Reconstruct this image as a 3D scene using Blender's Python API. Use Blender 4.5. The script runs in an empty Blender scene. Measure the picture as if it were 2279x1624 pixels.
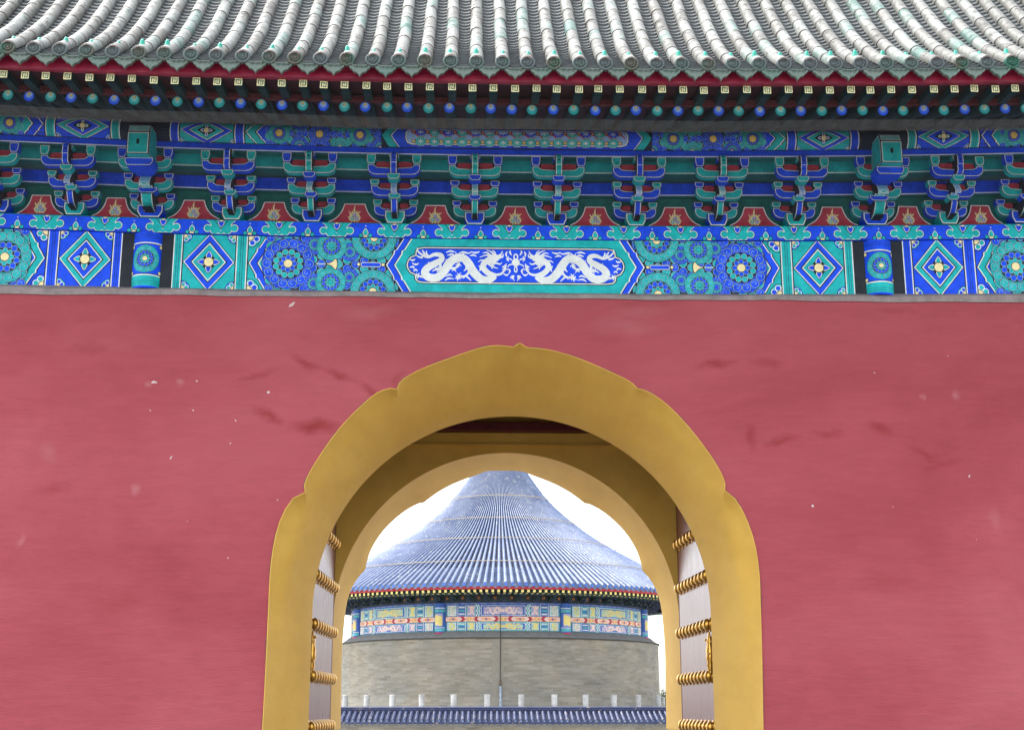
import bpy, bmesh, math, random
import numpy as np
from mathutils import Vector, Matrix
from math import sin, cos, pi
R = math.radians
rnd = random.Random(11)
sc = bpy.context.scene
COL = sc.collection

# ------------------------------------------------------------------ camera, sky, sun, exposure
CAMX, CAMY, PITCH, YAW, FPX = -0.43, -12.77, R(14.1), R(1.75), 3048.0
cd = bpy.data.cameras.new("camera"); cam = bpy.data.objects.new("camera", cd); COL.objects.link(cam)
cam.location = (CAMX, CAMY, 0.0); cam.rotation_euler = (R(90) + PITCH, 0, -YAW)
cd.sensor_width = 36.0; cd.lens = FPX / 2279 * 36.0; cd.clip_start = 0.05; cd.clip_end = 3000
sc.camera = cam

SUN_EL, SUN_AZ = R(64), R(-76)          # high on the left, veiled by cloud
w = bpy.data.worlds.new("World"); sc.world = w; w.use_nodes = True
nt = w.node_tree; nt.nodes.clear()
out = nt.nodes.new("ShaderNodeOutputWorld"); bg = nt.nodes.new("ShaderNodeBackground")
sky = nt.nodes.new("ShaderNodeTexSky"); sky.sky_type = 'NISHITA'; sky.sun_disc = False
sky.sun_elevation = SUN_EL; sky.sun_rotation = SUN_AZ
sky.air_density = 1.0; sky.dust_density = 3.0; sky.ozone_density = 0.8
hsv = nt.nodes.new("ShaderNodeHueSaturation"); hsv.inputs['Saturation'].default_value = 0.30
nt.links.new(sky.outputs[0], hsv.inputs['Color']); nt.links.new(hsv.outputs[0], bg.inputs[0])
bg.inputs[1].default_value = 0.15
nt.links.new(bg.outputs[0], out.inputs[0])
sd = bpy.data.lights.new("sun", 'SUN'); sun = bpy.data.objects.new("sun", sd); COL.objects.link(sun)
sd.energy = 0.5; sd.angle = R(30); sd.color = (1.0, 0.96, 0.9)
sdir = Vector((sin(SUN_AZ) * cos(SUN_EL), cos(SUN_AZ) * cos(SUN_EL), sin(SUN_EL)))
sun.location = sdir * 60
sun.rotation_euler = sdir.to_track_quat('Z', 'Y').to_euler()
sc.view_settings.view_transform = 'Standard'; sc.view_settings.look = 'None'
sc.view_settings.gamma = 1.0; sc.view_settings.use_curve_mapping = False
sc.view_settings.exposure = 2.4
sc.cycles.use_denoising = True
sc.cycles.max_bounces = 8; sc.cycles.diffuse_bounces = 6; sc.cycles.glossy_bounces = 4

# ------------------------------------------------------------------ measuring: a sight line met with the plane y = Y
_fw = Vector((sin(YAW) * cos(PITCH), cos(YAW) * cos(PITCH), sin(PITCH)))
_rt = Vector((cos(YAW), -sin(YAW), 0)); _up = _rt.cross(_fw)
def pix(xd, yd, Y):
    d = _fw + _rt * ((xd - 1139.5) / FPX) + _up * ((812 - yd) / FPX)
    t = (Y - CAMY) / d.y
    return Vector((CAMX + t * d.x, Y, t * d.z))
def sagk(z): return 0.0016 + 0.0015 * (min(max(z, 3.9), 5.45) - 3.9) if z > 3.5 else 0.0
def sag(x, z): return sagk(z) * x * x        # beams and eaves rise gently towards the building's ends

# ------------------------------------------------------------------ materials
MATS = {}
def ramp(nt, stops):
    n = nt.nodes.new("ShaderNodeValToRGB"); cr = n.color_ramp
    while len(cr.elements) < len(stops): cr.elements.new(0.5)
    for e, (p, c) in zip(cr.elements, stops):
        e.position = p; e.color = (c[0], c[1], c[2], 1) if not isinstance(c, (int, float)) else (c, c, c, 1)
    return n
def noise(nt, vec, scale, detail=5, rough=0.6, dist=0.0):
    n = nt.nodes.new("ShaderNodeTexNoise"); n.inputs['Scale'].default_value = scale
    n.inputs['Detail'].default_value = detail; n.inputs['Roughness'].default_value = rough
    n.inputs['Distortion'].default_value = dist
    if vec is not None: nt.links.new(vec, n.inputs['Vector'])
    return n
def mix(nt, fac, a, b, mode='MIX'):
    n = nt.nodes.new("ShaderNodeMix"); n.data_type = 'RGBA'; n.blend_type = mode
    for s, v in (('Factor', fac), ('A', a), ('B', b)):
        i = [x for x in n.inputs if x.name == s and (x.type == 'RGBA' or s == 'Factor' and x.type == 'VALUE')][0]
        if hasattr(v, 'node'): nt.links.new(v, i)
        elif isinstance(v, (int, float)): i.default_value = v if s == 'Factor' else (v, v, v, 1)
        else: i.default_value = (*v, 1)
    return [o for o in n.outputs if o.type == 'RGBA'][0]
def bump(nt, h, strength, dist, b):
    n = nt.nodes.new("ShaderNodeBump"); n.inputs['Strength'].default_value = strength
    n.inputs['Distance'].default_value = dist
    nt.links.new(h, n.inputs['Height']); nt.links.new(n.outputs[0], b.inputs['Normal'])
def base(name, rough=0.6, spec=0.5, metal=0.0):
    m = bpy.data.materials.new(name); m.use_nodes = True; nt = m.node_tree
    b = nt.nodes['Principled BSDF']; b.inputs['Roughness'].default_value = rough
    b.inputs['Metallic'].default_value = metal; b.inputs['Specular IOR Level'].default_value = spec
    MATS[name] = m
    return m, nt, b
def pos(nt, scale=(1, 1, 1)):
    g = nt.nodes.new("ShaderNodeNewGeometry"); mp = nt.nodes.new("ShaderNodeMapping")
    mp.inputs['Scale'].default_value = scale
    nt.links.new(g.outputs['Position'], mp.inputs['Vector'])
    return mp.outputs[0]
def paint(name, c, rough=0.5, var=0.25, scale=9, spec=0.22, metal=0.0, bmp=0.0):
    """painted timber: one pigment, uneven brush strokes and a little dust"""
    m, nt, b = base(name, rough, spec, metal)
    v = pos(nt)
    n1 = noise(nt, v, scale, 6, 0.65); n2 = noise(nt, v, scale * 11, 4, 0.6)
    lo = tuple(max(0, x * (1 - var)) for x in c); hi = tuple(min(1, x * (1 + var * 0.7) + 0.008) for x in c)
    r1 = ramp(nt, [(0.3, lo), (0.7, hi)]); nt.links.new(n1.outputs['Fac'], r1.inputs[0])
    r2 = ramp(nt, [(0.35, 0.8), (0.65, 1.12)]); nt.links.new(n2.outputs['Fac'], r2.inputs[0])
    nt.links.new(mix(nt, 0.6, r1.outputs[0], r2.outputs[0], 'MULTIPLY'), b.inputs['Base Color'])
    if bmp: bump(nt, n2.outputs['Fac'], bmp, 0.004, b)
    return m
BLUE = (0.002, 0.070, 0.80); TEAL = (0.003, 0.44, 0.45)
paint('blue', BLUE, 0.55); paint('teal', TEAL, 0.55)
paint('deep_blue', (0.006, 0.022, 0.17), 0.55); paint('deep_green', (0.004, 0.150, 0.132), 0.6)
paint('white', (0.74, 0.78, 0.76), 0.55, 0.12); paint('line', (0.28, 0.47, 0.56), 0.55, 0.15); paint('pale_blue', (0.30, 0.48, 0.82), 0.5); paint('pale_teal', (0.26, 0.62, 0.62), 0.5)
paint('black', (0.008, 0.013, 0.022), 0.5); paint('navy', (0.006, 0.016, 0.04), 0.55)
paint('cream', (0.86, 0.74, 0.38), 0.45, 0.15, 30); paint('gold', (0.78, 0.56, 0.16), 0.4, 0.2, 30)
paint('red', (0.50, 0.045, 0.075), 0.5); paint('crimson', (0.30, 0.016, 0.05), 0.4, 0.3, 6)
paint('maroon', (0.045, 0.006, 0.011), 0.5, 0.35, 6); paint('orange', (0.75, 0.32, 0.10), 0.5)
paint('lilac', (0.36, 0.38, 0.72), 0.45); paint('rafter_green', (0.003, 0.032, 0.036), 0.65)
paint('slit', (0.004, 0.006, 0.008), 0.8); paint('wire', (0.13, 0.135, 0.14), 0.6, 0.1)
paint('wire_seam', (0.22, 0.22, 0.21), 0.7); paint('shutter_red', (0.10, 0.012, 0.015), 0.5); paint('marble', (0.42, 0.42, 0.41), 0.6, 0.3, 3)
paint('conduit', (0.30, 0.36, 0.44), 0.4); paint('rust', (0.10, 0.07, 0.05), 0.7)
paint('gilt', (0.52, 0.29, 0.05), 0.30, 0.25, 25, 0.5, 0.9)
paint('rust_orange', (0.30, 0.13, 0.05), 0.6); paint('cord', (0.30, 0.25, 0.17), 0.7); paint('far_red', (0.45, 0.04, 0.06), 0.5); paint('far_dark', (0.030, 0.042, 0.050), 0.7, 0.5, 5)
paint('far_green', (0.035, 0.065, 0.06), 0.6); paint('far_navy', (0.03, 0.045, 0.10), 0.6); paint('far_blue', (0.05, 0.13, 0.45), 0.6); paint('far_teal', (0.10, 0.42, 0.45), 0.6)
paint('far_gold', (0.72, 0.60, 0.20), 0.5, 0.25, 20); paint('far_lilac', (0.36, 0.36, 0.58), 0.6); paint('far_mint', (0.36, 0.58, 0.52), 0.6)
paint('far_pink', (0.76, 0.58, 0.52), 0.6); paint('far_white', (0.62, 0.68, 0.70), 0.6)

def m_wall():
    m, nt, b = base('red_plaster', 0.85, 0.25)
    v = pos(nt)
    big = noise(nt, pos(nt, (0.35, 1, 0.6)), 1.0, 6, 0.6, 0.4)
    r = ramp(nt, [(0.28, (0.245, 0.038, 0.047)), (0.5, (0.300, 0.056, 0.069)), (0.74, (0.350, 0.080, 0.094))])
    nt.links.new(big.outputs['Fac'], r.inputs[0])
    # redder repair smears and pale chips, each where the wall has one
    wob = noise(nt, v, 5.0, 4, 0.6); av = nt.nodes.new("ShaderNodeVectorMath"); av.operation = 'MULTIPLY_ADD'
    av.inputs[1].default_value = (0.16, 0, 0.16); nt.links.new(wob.outputs['Color'], av.inputs[0])
    of = nt.nodes.new("ShaderNodeVectorMath"); of.operation = 'ADD'; of.inputs[1].default_value = (-0.08, 0, -0.08)
    nt.links.new(v, of.inputs[0]); nt.links.new(of.outputs[0], av.inputs[2])
    def blobs(items, soft, shr=1.0):
        tot = None
        for xa, ya, xb, yb, wd, amt in items:
            A_, B_ = pix(xa, ya, 0), pix(xb, yb, 0); mid = (A_ + B_) / 2; d = B_ - A_
            mp = nt.nodes.new("ShaderNodeMapping"); mp.vector_type = 'TEXTURE'
            mp.inputs['Location'].default_value = (mid.x, 0, mid.z); mp.inputs['Rotation'].default_value = (0, -math.atan2(d.z, d.x), 0)
            mp.inputs['Scale'].default_value = (max(d.length / 2, wd) * shr, 1, wd * shr); nt.links.new(av.outputs[0], mp.inputs['Vector'])
            le = nt.nodes.new("ShaderNodeVectorMath"); le.operation = 'LENGTH'; nt.links.new(mp.outputs[0], le.inputs[0])
            mr = nt.nodes.new("ShaderNodeMapRange"); mr.inputs['From Min'].default_value = 1.0; mr.inputs['From Max'].default_value = soft
            mr.inputs['To Min'].default_value = 0.0; mr.inputs['To Max'].default_value = amt; nt.links.new(le.outputs['Value'], mr.inputs['Value'])
            if tot is None: tot = mr.outputs[0]
            else:
                mx = nt.nodes.new("ShaderNodeMath"); mx.operation = 'MAXIMUM'; nt.links.new(tot, mx.inputs[0]); nt.links.new(mr.outputs[0], mx.inputs[1]); tot = mx.outputs[0]
        return tot
    f = blobs([(560, 905, 640, 950, 0.07, 0.8), (630, 950, 770, 950, 0.09, 1.0), (640, 790, 720, 825, 0.05, 0.7), (710, 820, 800, 850, 0.05, 0.7), (790, 845, 870, 900, 0.06, 0.7), (510, 850, 640, 815, 0.05, 0.5),
               (870, 870, 900, 820, 0.05, 0.4), (1540, 812, 1650, 808, 0.05, 0.8), (1660, 800, 1760, 815, 0.05, 0.6), (1668, 930, 1676, 1005, 0.06, 0.7), (1690, 990, 1790, 968, 0.06, 0.7), (1800, 962, 1890, 965, 0.05, 0.6),
               (1920, 938, 2000, 972, 0.07, 0.8), (2000, 985, 2110, 1030, 0.05, 0.6), (2040, 1040, 2160, 1025, 0.05, 0.5), (1930, 690, 2060, 695, 0.05, 0.4), (60, 1090, 180, 1080, 0.09, 0.4), (1900, 1280, 2050, 1300, 0.14, 0.35), (180, 1350, 330, 1330, 0.16, 0.35), (120, 790, 260, 770, 0.08, 0.35)], 0.15)
    c1 = mix(nt, f, r.outputs[0], (0.215, 0.026, 0.028))
    chips = blobs([(640, 685, 656, 672, 0.02, 0.9), (336, 851, 352, 849, 0.016, 1.0), (588, 871, 602, 869, 0.018, 1.0), (434, 851, 442, 849, 0.012, 0.9), (374, 1018, 380, 1019, 0.014, 0.9), (427, 912, 433, 911, 0.012, 0.8), (332, 912, 338, 912, 0.012, 0.8), (523, 935, 527, 934, 0.012, 0.8),
                   (620, 1118, 624, 1112, 0.014, 0.7), (1803, 1130, 1809, 1128, 0.015, 1.0), (2155, 1066, 2160, 1064, 0.013, 0.8), (1943, 833, 1948, 832, 0.012, 0.8), (2103, 791, 2108, 790, 0.010, 0.8), (512, 985, 518, 984, 0.011, 0.8), (418, 1158, 422, 1157, 0.010, 0.7), (2172, 1198, 2176, 1196, 0.010, 0.7), (508, 1240, 513, 1238, 0.010, 0.7), (1982, 1125, 1986, 1124, 0.010, 0.6)], 0.7, 0.72)
    scuff = blobs([(320, 860, 340, 848, 0.05, 0.5), (392, 860, 410, 845, 0.05, 0.55), (300, 1105, 303, 1075, 0.06, 0.5), (38, 1225, 48, 1180, 0.04, 0.4), (2125, 890, 2135, 868, 0.05, 0.45), (2050, 890, 2060, 872, 0.04, 0.4), (740, 700, 900, 690, 0.10, 0.2), (1300, 720, 1480, 735, 0.12, 0.22), (1350, 700, 1500, 690, 0.1, 0.2), (2200, 1130, 2230, 1180, 0.08, 0.25), (90, 980, 130, 1040, 0.09, 0.22)], 0.1)
    # roller strokes
    fine = noise(nt, pos(nt, (1.0, 1, 4.5)), 3.0, 6, 0.7)
    fr = ramp(nt, [(0.3, 0.92), (0.7, 1.06)]); nt.links.new(fine.outputs['Fac'], fr.inputs[0])
    c2 = mix(nt, 1.0, c1, fr.outputs[0], 'MULTIPLY')
    # pale scuffs and chips
    sc1 = noise(nt, pos(nt, (1.0, 1, 0.8)), 2.3, 8, 0.72); s1 = ramp(nt, [(0.70, 0.0), (0.80, 0.35)]); nt.links.new(sc1.outputs['Fac'], s1.inputs[0])
    c3 = mix(nt, s1.outputs[0], c2, (0.40, 0.17, 0.18))
    c35 = mix(nt, scuff, c3, (0.42, 0.17, 0.18)); c4 = mix(nt, chips, c35, (0.50, 0.42, 0.40))
    nt.links.new(c4, b.inputs['Base Color'])
    add = nt.nodes.new("ShaderNodeMath"); add.operation = 'ADD'
    n3 = noise(nt, v, 1.7, 6, 0.6)
    nt.links.new(n3.outputs['Fac'], add.inputs[0]); nt.links.new(fine.outputs['Fac'], add.inputs[1])
    bump(nt, add.outputs[0], 0.35, 0.03, b)
m_wall()
def m_soffit():
    m, nt, b = base('ochre_plaster', 0.7, 0.2)
    n1 = noise(nt, pos(nt, (1, 0.5, 1)), 1.6, 6, 0.6)
    r = ramp(nt, [(0.3, (0.55, 0.325, 0.058)), (0.7, (0.63, 0.395, 0.085))]); nt.links.new(n1.outputs['Fac'], r.inputs[0])
    n2 = noise(nt, pos(nt, (2, 0.6, 2)), 3, 5, 0.6); r2 = ramp(nt, [(0.3, 0.95), (0.7, 1.03)]); nt.links.new(n2.outputs['Fac'], r2.inputs[0])
    nt.links.new(mix(nt, 1.0, r.outputs[0], r2.outputs[0], 'MULTIPLY'), b.inputs['Base Color'])
    n3 = noise(nt, pos(nt), 2.5, 5, 0.6); bump(nt, n3.outputs['Fac'], 0.35, 0.02, b)
m_soffit()
def m_tile(name, stops, rough, spots, spotcol, sscale=26):
    m, nt, b = base(name, rough, 0.35)
    oi = nt.nodes.new("ShaderNodeObjectInfo")
    v = pos(nt)
    n1 = noise(nt, v, 3.1, 4, 0.65)
    a = nt.nodes.new("ShaderNodeMath"); a.operation = 'MULTIPLY_ADD'; a.inputs[1].default_value = 0.75; a.inputs[2].default_value = -0.2
    nt.links.new(n1.outputs['Fac'], a.inputs[0])
    ad = nt.nodes.new("ShaderNodeMath"); ad.operation = 'MULTIPLY_ADD'; ad.inputs[1].default_value = 0.62
    nt.links.new(oi.outputs['Random'], ad.inputs[0]); nt.links.new(a.outputs[0], ad.inputs[2])
    r = ramp(nt, stops); nt.links.new(ad.outputs[0], r.inputs[0])
    n2 = noise(nt, v, sscale, 6, 0.72, 0.3); r2 = ramp(nt, [(0.52, 0.0), (0.66, spots)]); nt.links.new(n2.outputs['Fac'], r2.inputs[0])
    nt.links.new(mix(nt, r2.outputs[0], r.outputs[0], spotcol), b.inputs['Base Color'])
    rr = ramp(nt, [(0.4, rough), (0.65, min(1, rough + 0.4))]); nt.links.new(n2.outputs['Fac'], rr.inputs[0]); nt.links.new(rr.outputs[0], b.inputs['Roughness'])
    bump(nt, n2.outputs['Fac'], 0.3, 0.004, b)
m_tile('tile_glaze', [(0.0, (0.085, 0.08, 0.07)), (0.35, (0.145, 0.145, 0.13)), (0.64, (0.20, 0.205, 0.19)), (0.80, (0.11, 0.16, 0.14)), (0.92, (0.012, 0.10, 0.078))], 0.45, 0.85, (0.045, 0.042, 0.038), 13)
m_tile('tile_end', [(0.0, (0.059, 0.070, 0.077)), (0.35, (0.059, 0.077, 0.077)), (0.6, (0.049, 0.081, 0.070)), (0.72, (0.059, 0.054, 0.038)), (0.85, (0.010, 0.077, 0.049)), (1.0, (0.007, 0.084, 0.052))], 0.4, 0.6, (0.10, 0.12, 0.12), 45)
m_tile('tile_drip', [(0.0, (0.080, 0.115, 0.095)), (0.5, (0.105, 0.135, 0.115)), (0.8, (0.075, 0.130, 0.105)), (0.95, (0.180, 0.185, 0.175))], 0.42, 0.7, (0.09, 0.13, 0.11), 40)
paint('tile_pan', (0.030, 0.037, 0.038), 0.65, 0.45, 10, 0.5, 0.0, 0.4); paint('nail_green', (0.015, 0.26, 0.19), 0.3)
def m_bluetile(name, c0, c1, pale):
    m, nt, b = base(name, 0.5, 0.45)
    v = pos(nt)
    n1 = noise(nt, v, 1.3, 4); r = ramp(nt, [(0.3, c0), (0.7, c1)]); nt.links.new(n1.outputs['Fac'], r.inputs[0])
    n2 = noise(nt, v, 5.5, 3, 0.75); r2 = ramp(nt, [(0.57, 0.0), (0.70, 0.8)]); nt.links.new(n2.outputs['Fac'], r2.inputs[0])
    nt.links.new(mix(nt, r2.outputs[0], r.outputs[0], pale), b.inputs['Base Color'])
    b.inputs['Coat Weight'].default_value = 0.15; b.inputs['Coat Roughness'].default_value = 0.4
m_bluetile('blue_tile', (0.045, 0.073, 0.160), (0.105, 0.140, 0.230), (0.34, 0.34, 0.32))  # pale speckles put weathering and the sky's sheen into the tile colour
m_bluetile('wall_tile', (0.003, 0.009, 0.05), (0.013, 0.026, 0.085), (0.20, 0.16, 0.14))
paint('blue_pan', (0.012, 0.018, 0.045), 0.8, 0.4, 5)
def m_brick():
    m, nt, b = base('grey_brick', 0.9, 0.2)
    tc = nt.nodes.new("ShaderNodeUVMap")
    bt = nt.nodes.new("ShaderNodeTexBrick"); bt.inputs['Scale'].default_value = 1.0
    bt.inputs['Brick Width'].default_value = 0.44; bt.inputs['Row Height'].default_value = 0.105; bt.inputs['Mortar Size'].default_value = 0.006
    bt.inputs['Color1'].default_value = (0.19, 0.18, 0.155, 1); bt.inputs['Color2'].default_value = (0.25, 0.24, 0.21, 1); bt.inputs['Mortar'].default_value = (0.235, 0.225, 0.20, 1)
    nt.links.new(tc.outputs[0], bt.inputs['Vector'])
    mp = nt.nodes.new("ShaderNodeMapping"); mp.inputs['Scale'].default_value = (0.35, 2.0, 1); nt.links.new(tc.outputs[0], mp.inputs[0])
    n1 = noise(nt, mp.outputs[0], 1.6, 7, 0.7)
    r = ramp(nt, [(0.3, (0.76, 0.74, 0.70)), (0.5, (1.0, 0.97, 0.92)), (0.72, (1.18, 1.18, 1.18))]); nt.links.new(n1.outputs['Fac'], r.inputs[0])
    n2 = noise(nt, tc.outputs[0], 0.5, 4); r2 = ramp(nt, [(0.35, (0.85, 0.88, 0.90)), (0.65, (1.05, 1.0, 0.93))]); nt.links.new(n2.outputs['Fac'], r2.inputs[0])
    c = mix(nt, 1.0, bt.outputs['Color'], r.outputs[0], 'MULTIPLY')
    nt.links.new(mix(nt, 1.0, c, r2.outputs[0], 'MULTIPLY'), b.inputs['Base Color'])
m_brick()
paint('grey_cap', (0.20, 0.20, 0.195), 0.85, 0.2, 4); paint('lip_line', (0.05, 0.05, 0.045), 0.8)
paint('mortar', (0.24, 0.20, 0.195), 0.9, 0.25, 8); paint('paving', (0.18, 0.175, 0.165), 0.85, 0.2, 1.5); paint('earth', (0.42, 0.41, 0.38), 0.9, 0.2, 0.5)
paint('leaf', (0.030, 0.055, 0.018), 0.6, 0.5, 2); paint('bark', (0.07, 0.05, 0.035), 0.9)
def m_door():
    m, nt, b = base('door_lacquer', 0.32, 0.5)
    n1 = noise(nt, pos(nt, (1, 30, 0.7)), 1.5, 5, 0.7)
    r = ramp(nt, [(0.3, (0.135, 0.040, 0.048)), (0.7, (0.24, 0.090, 0.100))]); nt.links.new(n1.outputs['Fac'], r.inputs[0])
    nt.links.new(r.outputs[0], b.inputs['Base Color'])
    r2 = ramp(nt, [(0.3, 0.22), (0.7, 0.42)]); nt.links.new(n1.outputs['Fac'], r2.inputs[0]); nt.links.new(r2.outputs[0], b.inputs['Roughness'])
    b.inputs['Coat Weight'].default_value = 0.2; b.inputs['Coat Roughness'].default_value = 0.25
m_door()

# ------------------------------------------------------------------ object helpers
WM = {}
def link(o, parent, mw=None):
    COL.objects.link(o); mw = mw or Matrix.Identity(4)
    if parent is not None:
        o.parent = parent; o.matrix_parent_inverse = WM[parent.name].inverted()
    o.matrix_basis = mw; WM[o.name] = mw.copy()
    return o
def thing(name, loc, label, cat, group=None):
    o = bpy.data.objects.new(name, None); link(o, None, Matrix.Translation(loc)); o.empty_display_size = 0.2
    o['label'] = label; o['category'] = cat
    if group: o['group'] = group
    return o
def tag(o, label, cat, group=None):
    o['label'] = label; o['category'] = cat
    if group: o['group'] = group
    return o
def T(x, y, z): return Matrix.Translation((x, y, z))
def put(name, mesh, parent, mw=None): return link(bpy.data.objects.new(name, mesh), parent, mw)

class MB:
    """collects faces with materials, then becomes one mesh"""
    def __init__(s): s.v = []; s.f = []; s.m = []; s.names = []
    def mi(s, k):
        if k not in s.names: s.names.append(k)
        return s.names.index(k)
    def add(s, verts, faces, mat):
        o = len(s.v); s.v += [tuple(p) for p in verts]; k = s.mi(mat)
        for f in faces: s.f.append([o + i for i in f]); s.m.append(k)
    def box(s, x0, x1, y0, y1, z0, z1, mat):
        s.add([(x0, y0, z0), (x1, y0, z0), (x1, y1, z0), (x0, y1, z0), (x0, y0, z1), (x1, y0, z1), (x1, y1, z1), (x0, y1, z1)],
              [(0, 3, 2, 1), (4, 5, 6, 7), (0, 1, 5, 4), (1, 2, 6, 5), (2, 3, 7, 6), (3, 0, 4, 7)], mat)
    def longbox(s, x0, x1, y0, y1, z0, z1, mat, n=24):
        """a beam along x, cut so that it can follow the gentle rise of the eaves"""
        vs = []; fs = []
        for i in range(n + 1):
            x = x0 + (x1 - x0) * i / n
            vs += [(x, y0, z0), (x, y1, z0), (x, y1, z1), (x, y0, z1)]
        for i in range(n):
            a = 4 * i
            for j in range(4): fs.append((a + j, a + (j + 1) % 4, a + 4 + (j + 1) % 4, a + 4 + j))
        fs += [(3, 2, 1, 0), (4 * n, 4 * n + 1, 4 * n + 2, 4 * n + 3)]
        s.add(vs, fs, mat)
    def prism(s, pts, y0, y1, side, front=None, axis='y'):
        """polygon (a,b) pulled along an axis; 'y': a=x b=z, 'x': a=y b=z"""
        n = len(pts)
        if axis == 'y': A = [(a, y0, b) for a, b in pts]; B = [(a, y1, b) for a, b in pts]
        else: A = [(y0, a, b) for a, b in pts]; B = [(y1, a, b) for a, b in pts]
        s.add(A + B, [(i, (i + 1) % n, n + (i + 1) % n, n + i) for i in range(n)], side)
        s.add(A, [tuple(range(n))], front or side); s.add(B, [tuple(reversed(range(n)))], side)
    def sheet(s, pts, y, mat): s.add([(a, y, b) for a, b in pts], [tuple(range(len(pts)))], mat)
    def lathe(s, prof, mat, n=12, a0=0, a1=2 * pi, c=(0, 0, 0), closed=True):
        """(r,z) profile turned round z; mat may be a list, one per profile step"""
        c = Vector(c); full = abs(a1 - a0 - 2 * pi) < 1e-6; k = n if full else n + 1
        vs = [(c.x + r * sin(a0 + (a1 - a0) * i / n), c.y - r * cos(a0 + (a1 - a0) * i / n), c.z + z) for r, z in prof for i in range(k)]
        for j in range(len(prof) - 1):
            mt = mat[j] if isinstance(mat, list) else mat
            fs = []
            for i in range(n):
                a, b_ = j * k + i, j * k + (i + 1) % k
                fs.append((a, b_, b_ + k, a + k))
            o = len(s.v)
            s.add([vs[q] for q in range(j * k, (j + 2) * k)], [tuple(q - j * k for q in f) for f in fs], mt)
    def tube(s, pts, r, mat, n=6):
        pts = [Vector(p) for p in pts]; vs = []; fs = []
        for i, p in enumerate(pts):
            d = (pts[min(i + 1, len(pts) - 1)] - pts[max(i - 1, 0)]).normalized()
            u = d.cross(Vector((0, 0, 1)) if abs(d.z) < 0.9 else Vector((1, 0, 0))).normalized(); v = d.cross(u)
            rr = r[i] if isinstance(r, (list, tuple)) else r
            vs += [p + (u * cos(2 * pi * k / n) + v * sin(2 * pi * k / n)) * rr for k in range(n)]
        for i in range(len(pts) - 1):
            for k in range(n): fs.append((i * n + k, i * n + (k + 1) % n, (i + 1) * n + (k + 1) % n, (i + 1) * n + k))
        fs += [tuple(reversed(range(n))), tuple(range((len(pts) - 1) * n, len(pts) * n))]
        s.add(vs, fs, mat)
    def mesh(s, name, sagging=False, smooth=False, xf=None):
        vs = s.v
        if xf: vs = [tuple(xf(Vector(p))) for p in vs]
        if sagging: vs = [(x, y, z + sag(x, z)) for x, y, z in vs]
        me = bpy.data.meshes.new(name); me.from_pydata(vs, [], s.f)
        for k in s.names: me.materials.append(MATS[k])
        me.polygons.foreach_set('material_index', s.m)
        if smooth:
            me.polygons.foreach_set('use_smooth', [True] * len(s.f))
            bm = bmesh.new(); bm.from_mesh(me); bmesh.ops.remove_doubles(bm, verts=bm.verts, dist=1e-5); bm.to_mesh(me); bm.free()
            if isinstance(smooth, float): me.set_sharp_from_angle(angle=smooth)
        me.update()
        return me
    def build(s, name, parent, mw=None, **k): return put(name, s.mesh(name, **k), parent, mw)

def inset(pts, d):
    n = len(pts); A = sum(pts[i][0] * pts[(i + 1) % n][1] - pts[(i + 1) % n][0] * pts[i][1] for i in range(n))
    sg = 1 if A > 0 else -1; o = []
    for i in range(n):
        p, q, r_ = Vector(pts[i - 1]), Vector(pts[i]), Vector(pts[(i + 1) % n])
        a = (q - p).normalized(); b = (r_ - q).normalized()
        na = Vector((-a.y, a.x)) * sg; nb = Vector((-b.y, b.x)) * sg
        m = na + nb; l = m.dot(na)
        m = m / max(l, 0.45)
        o.append((q.x + m.x * d, q.y + m.y * d))
    return o
def smooth_pts(pts, k=5, closed=False):
    P = [Vector(p) for p in pts]; n = len(P); o = []
    for i in range(n if closed else n - 1):
        g = lambda j: P[j % n] if closed else P[min(max(j, 0), n - 1)]
        a, b, c, d = g(i - 1), g(i), g(i + 1), g(i + 2)
        for t in range(k):
            t /= k
            o.append(0.5 * ((2 * b) + (c - a) * t + (2 * a - 5 * b + 4 * c - d) * t * t + (3 * b - a - 3 * c + d) * t ** 3))
    if not closed: o.append(P[-1])
    return [tuple(p) for p in o]

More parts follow.
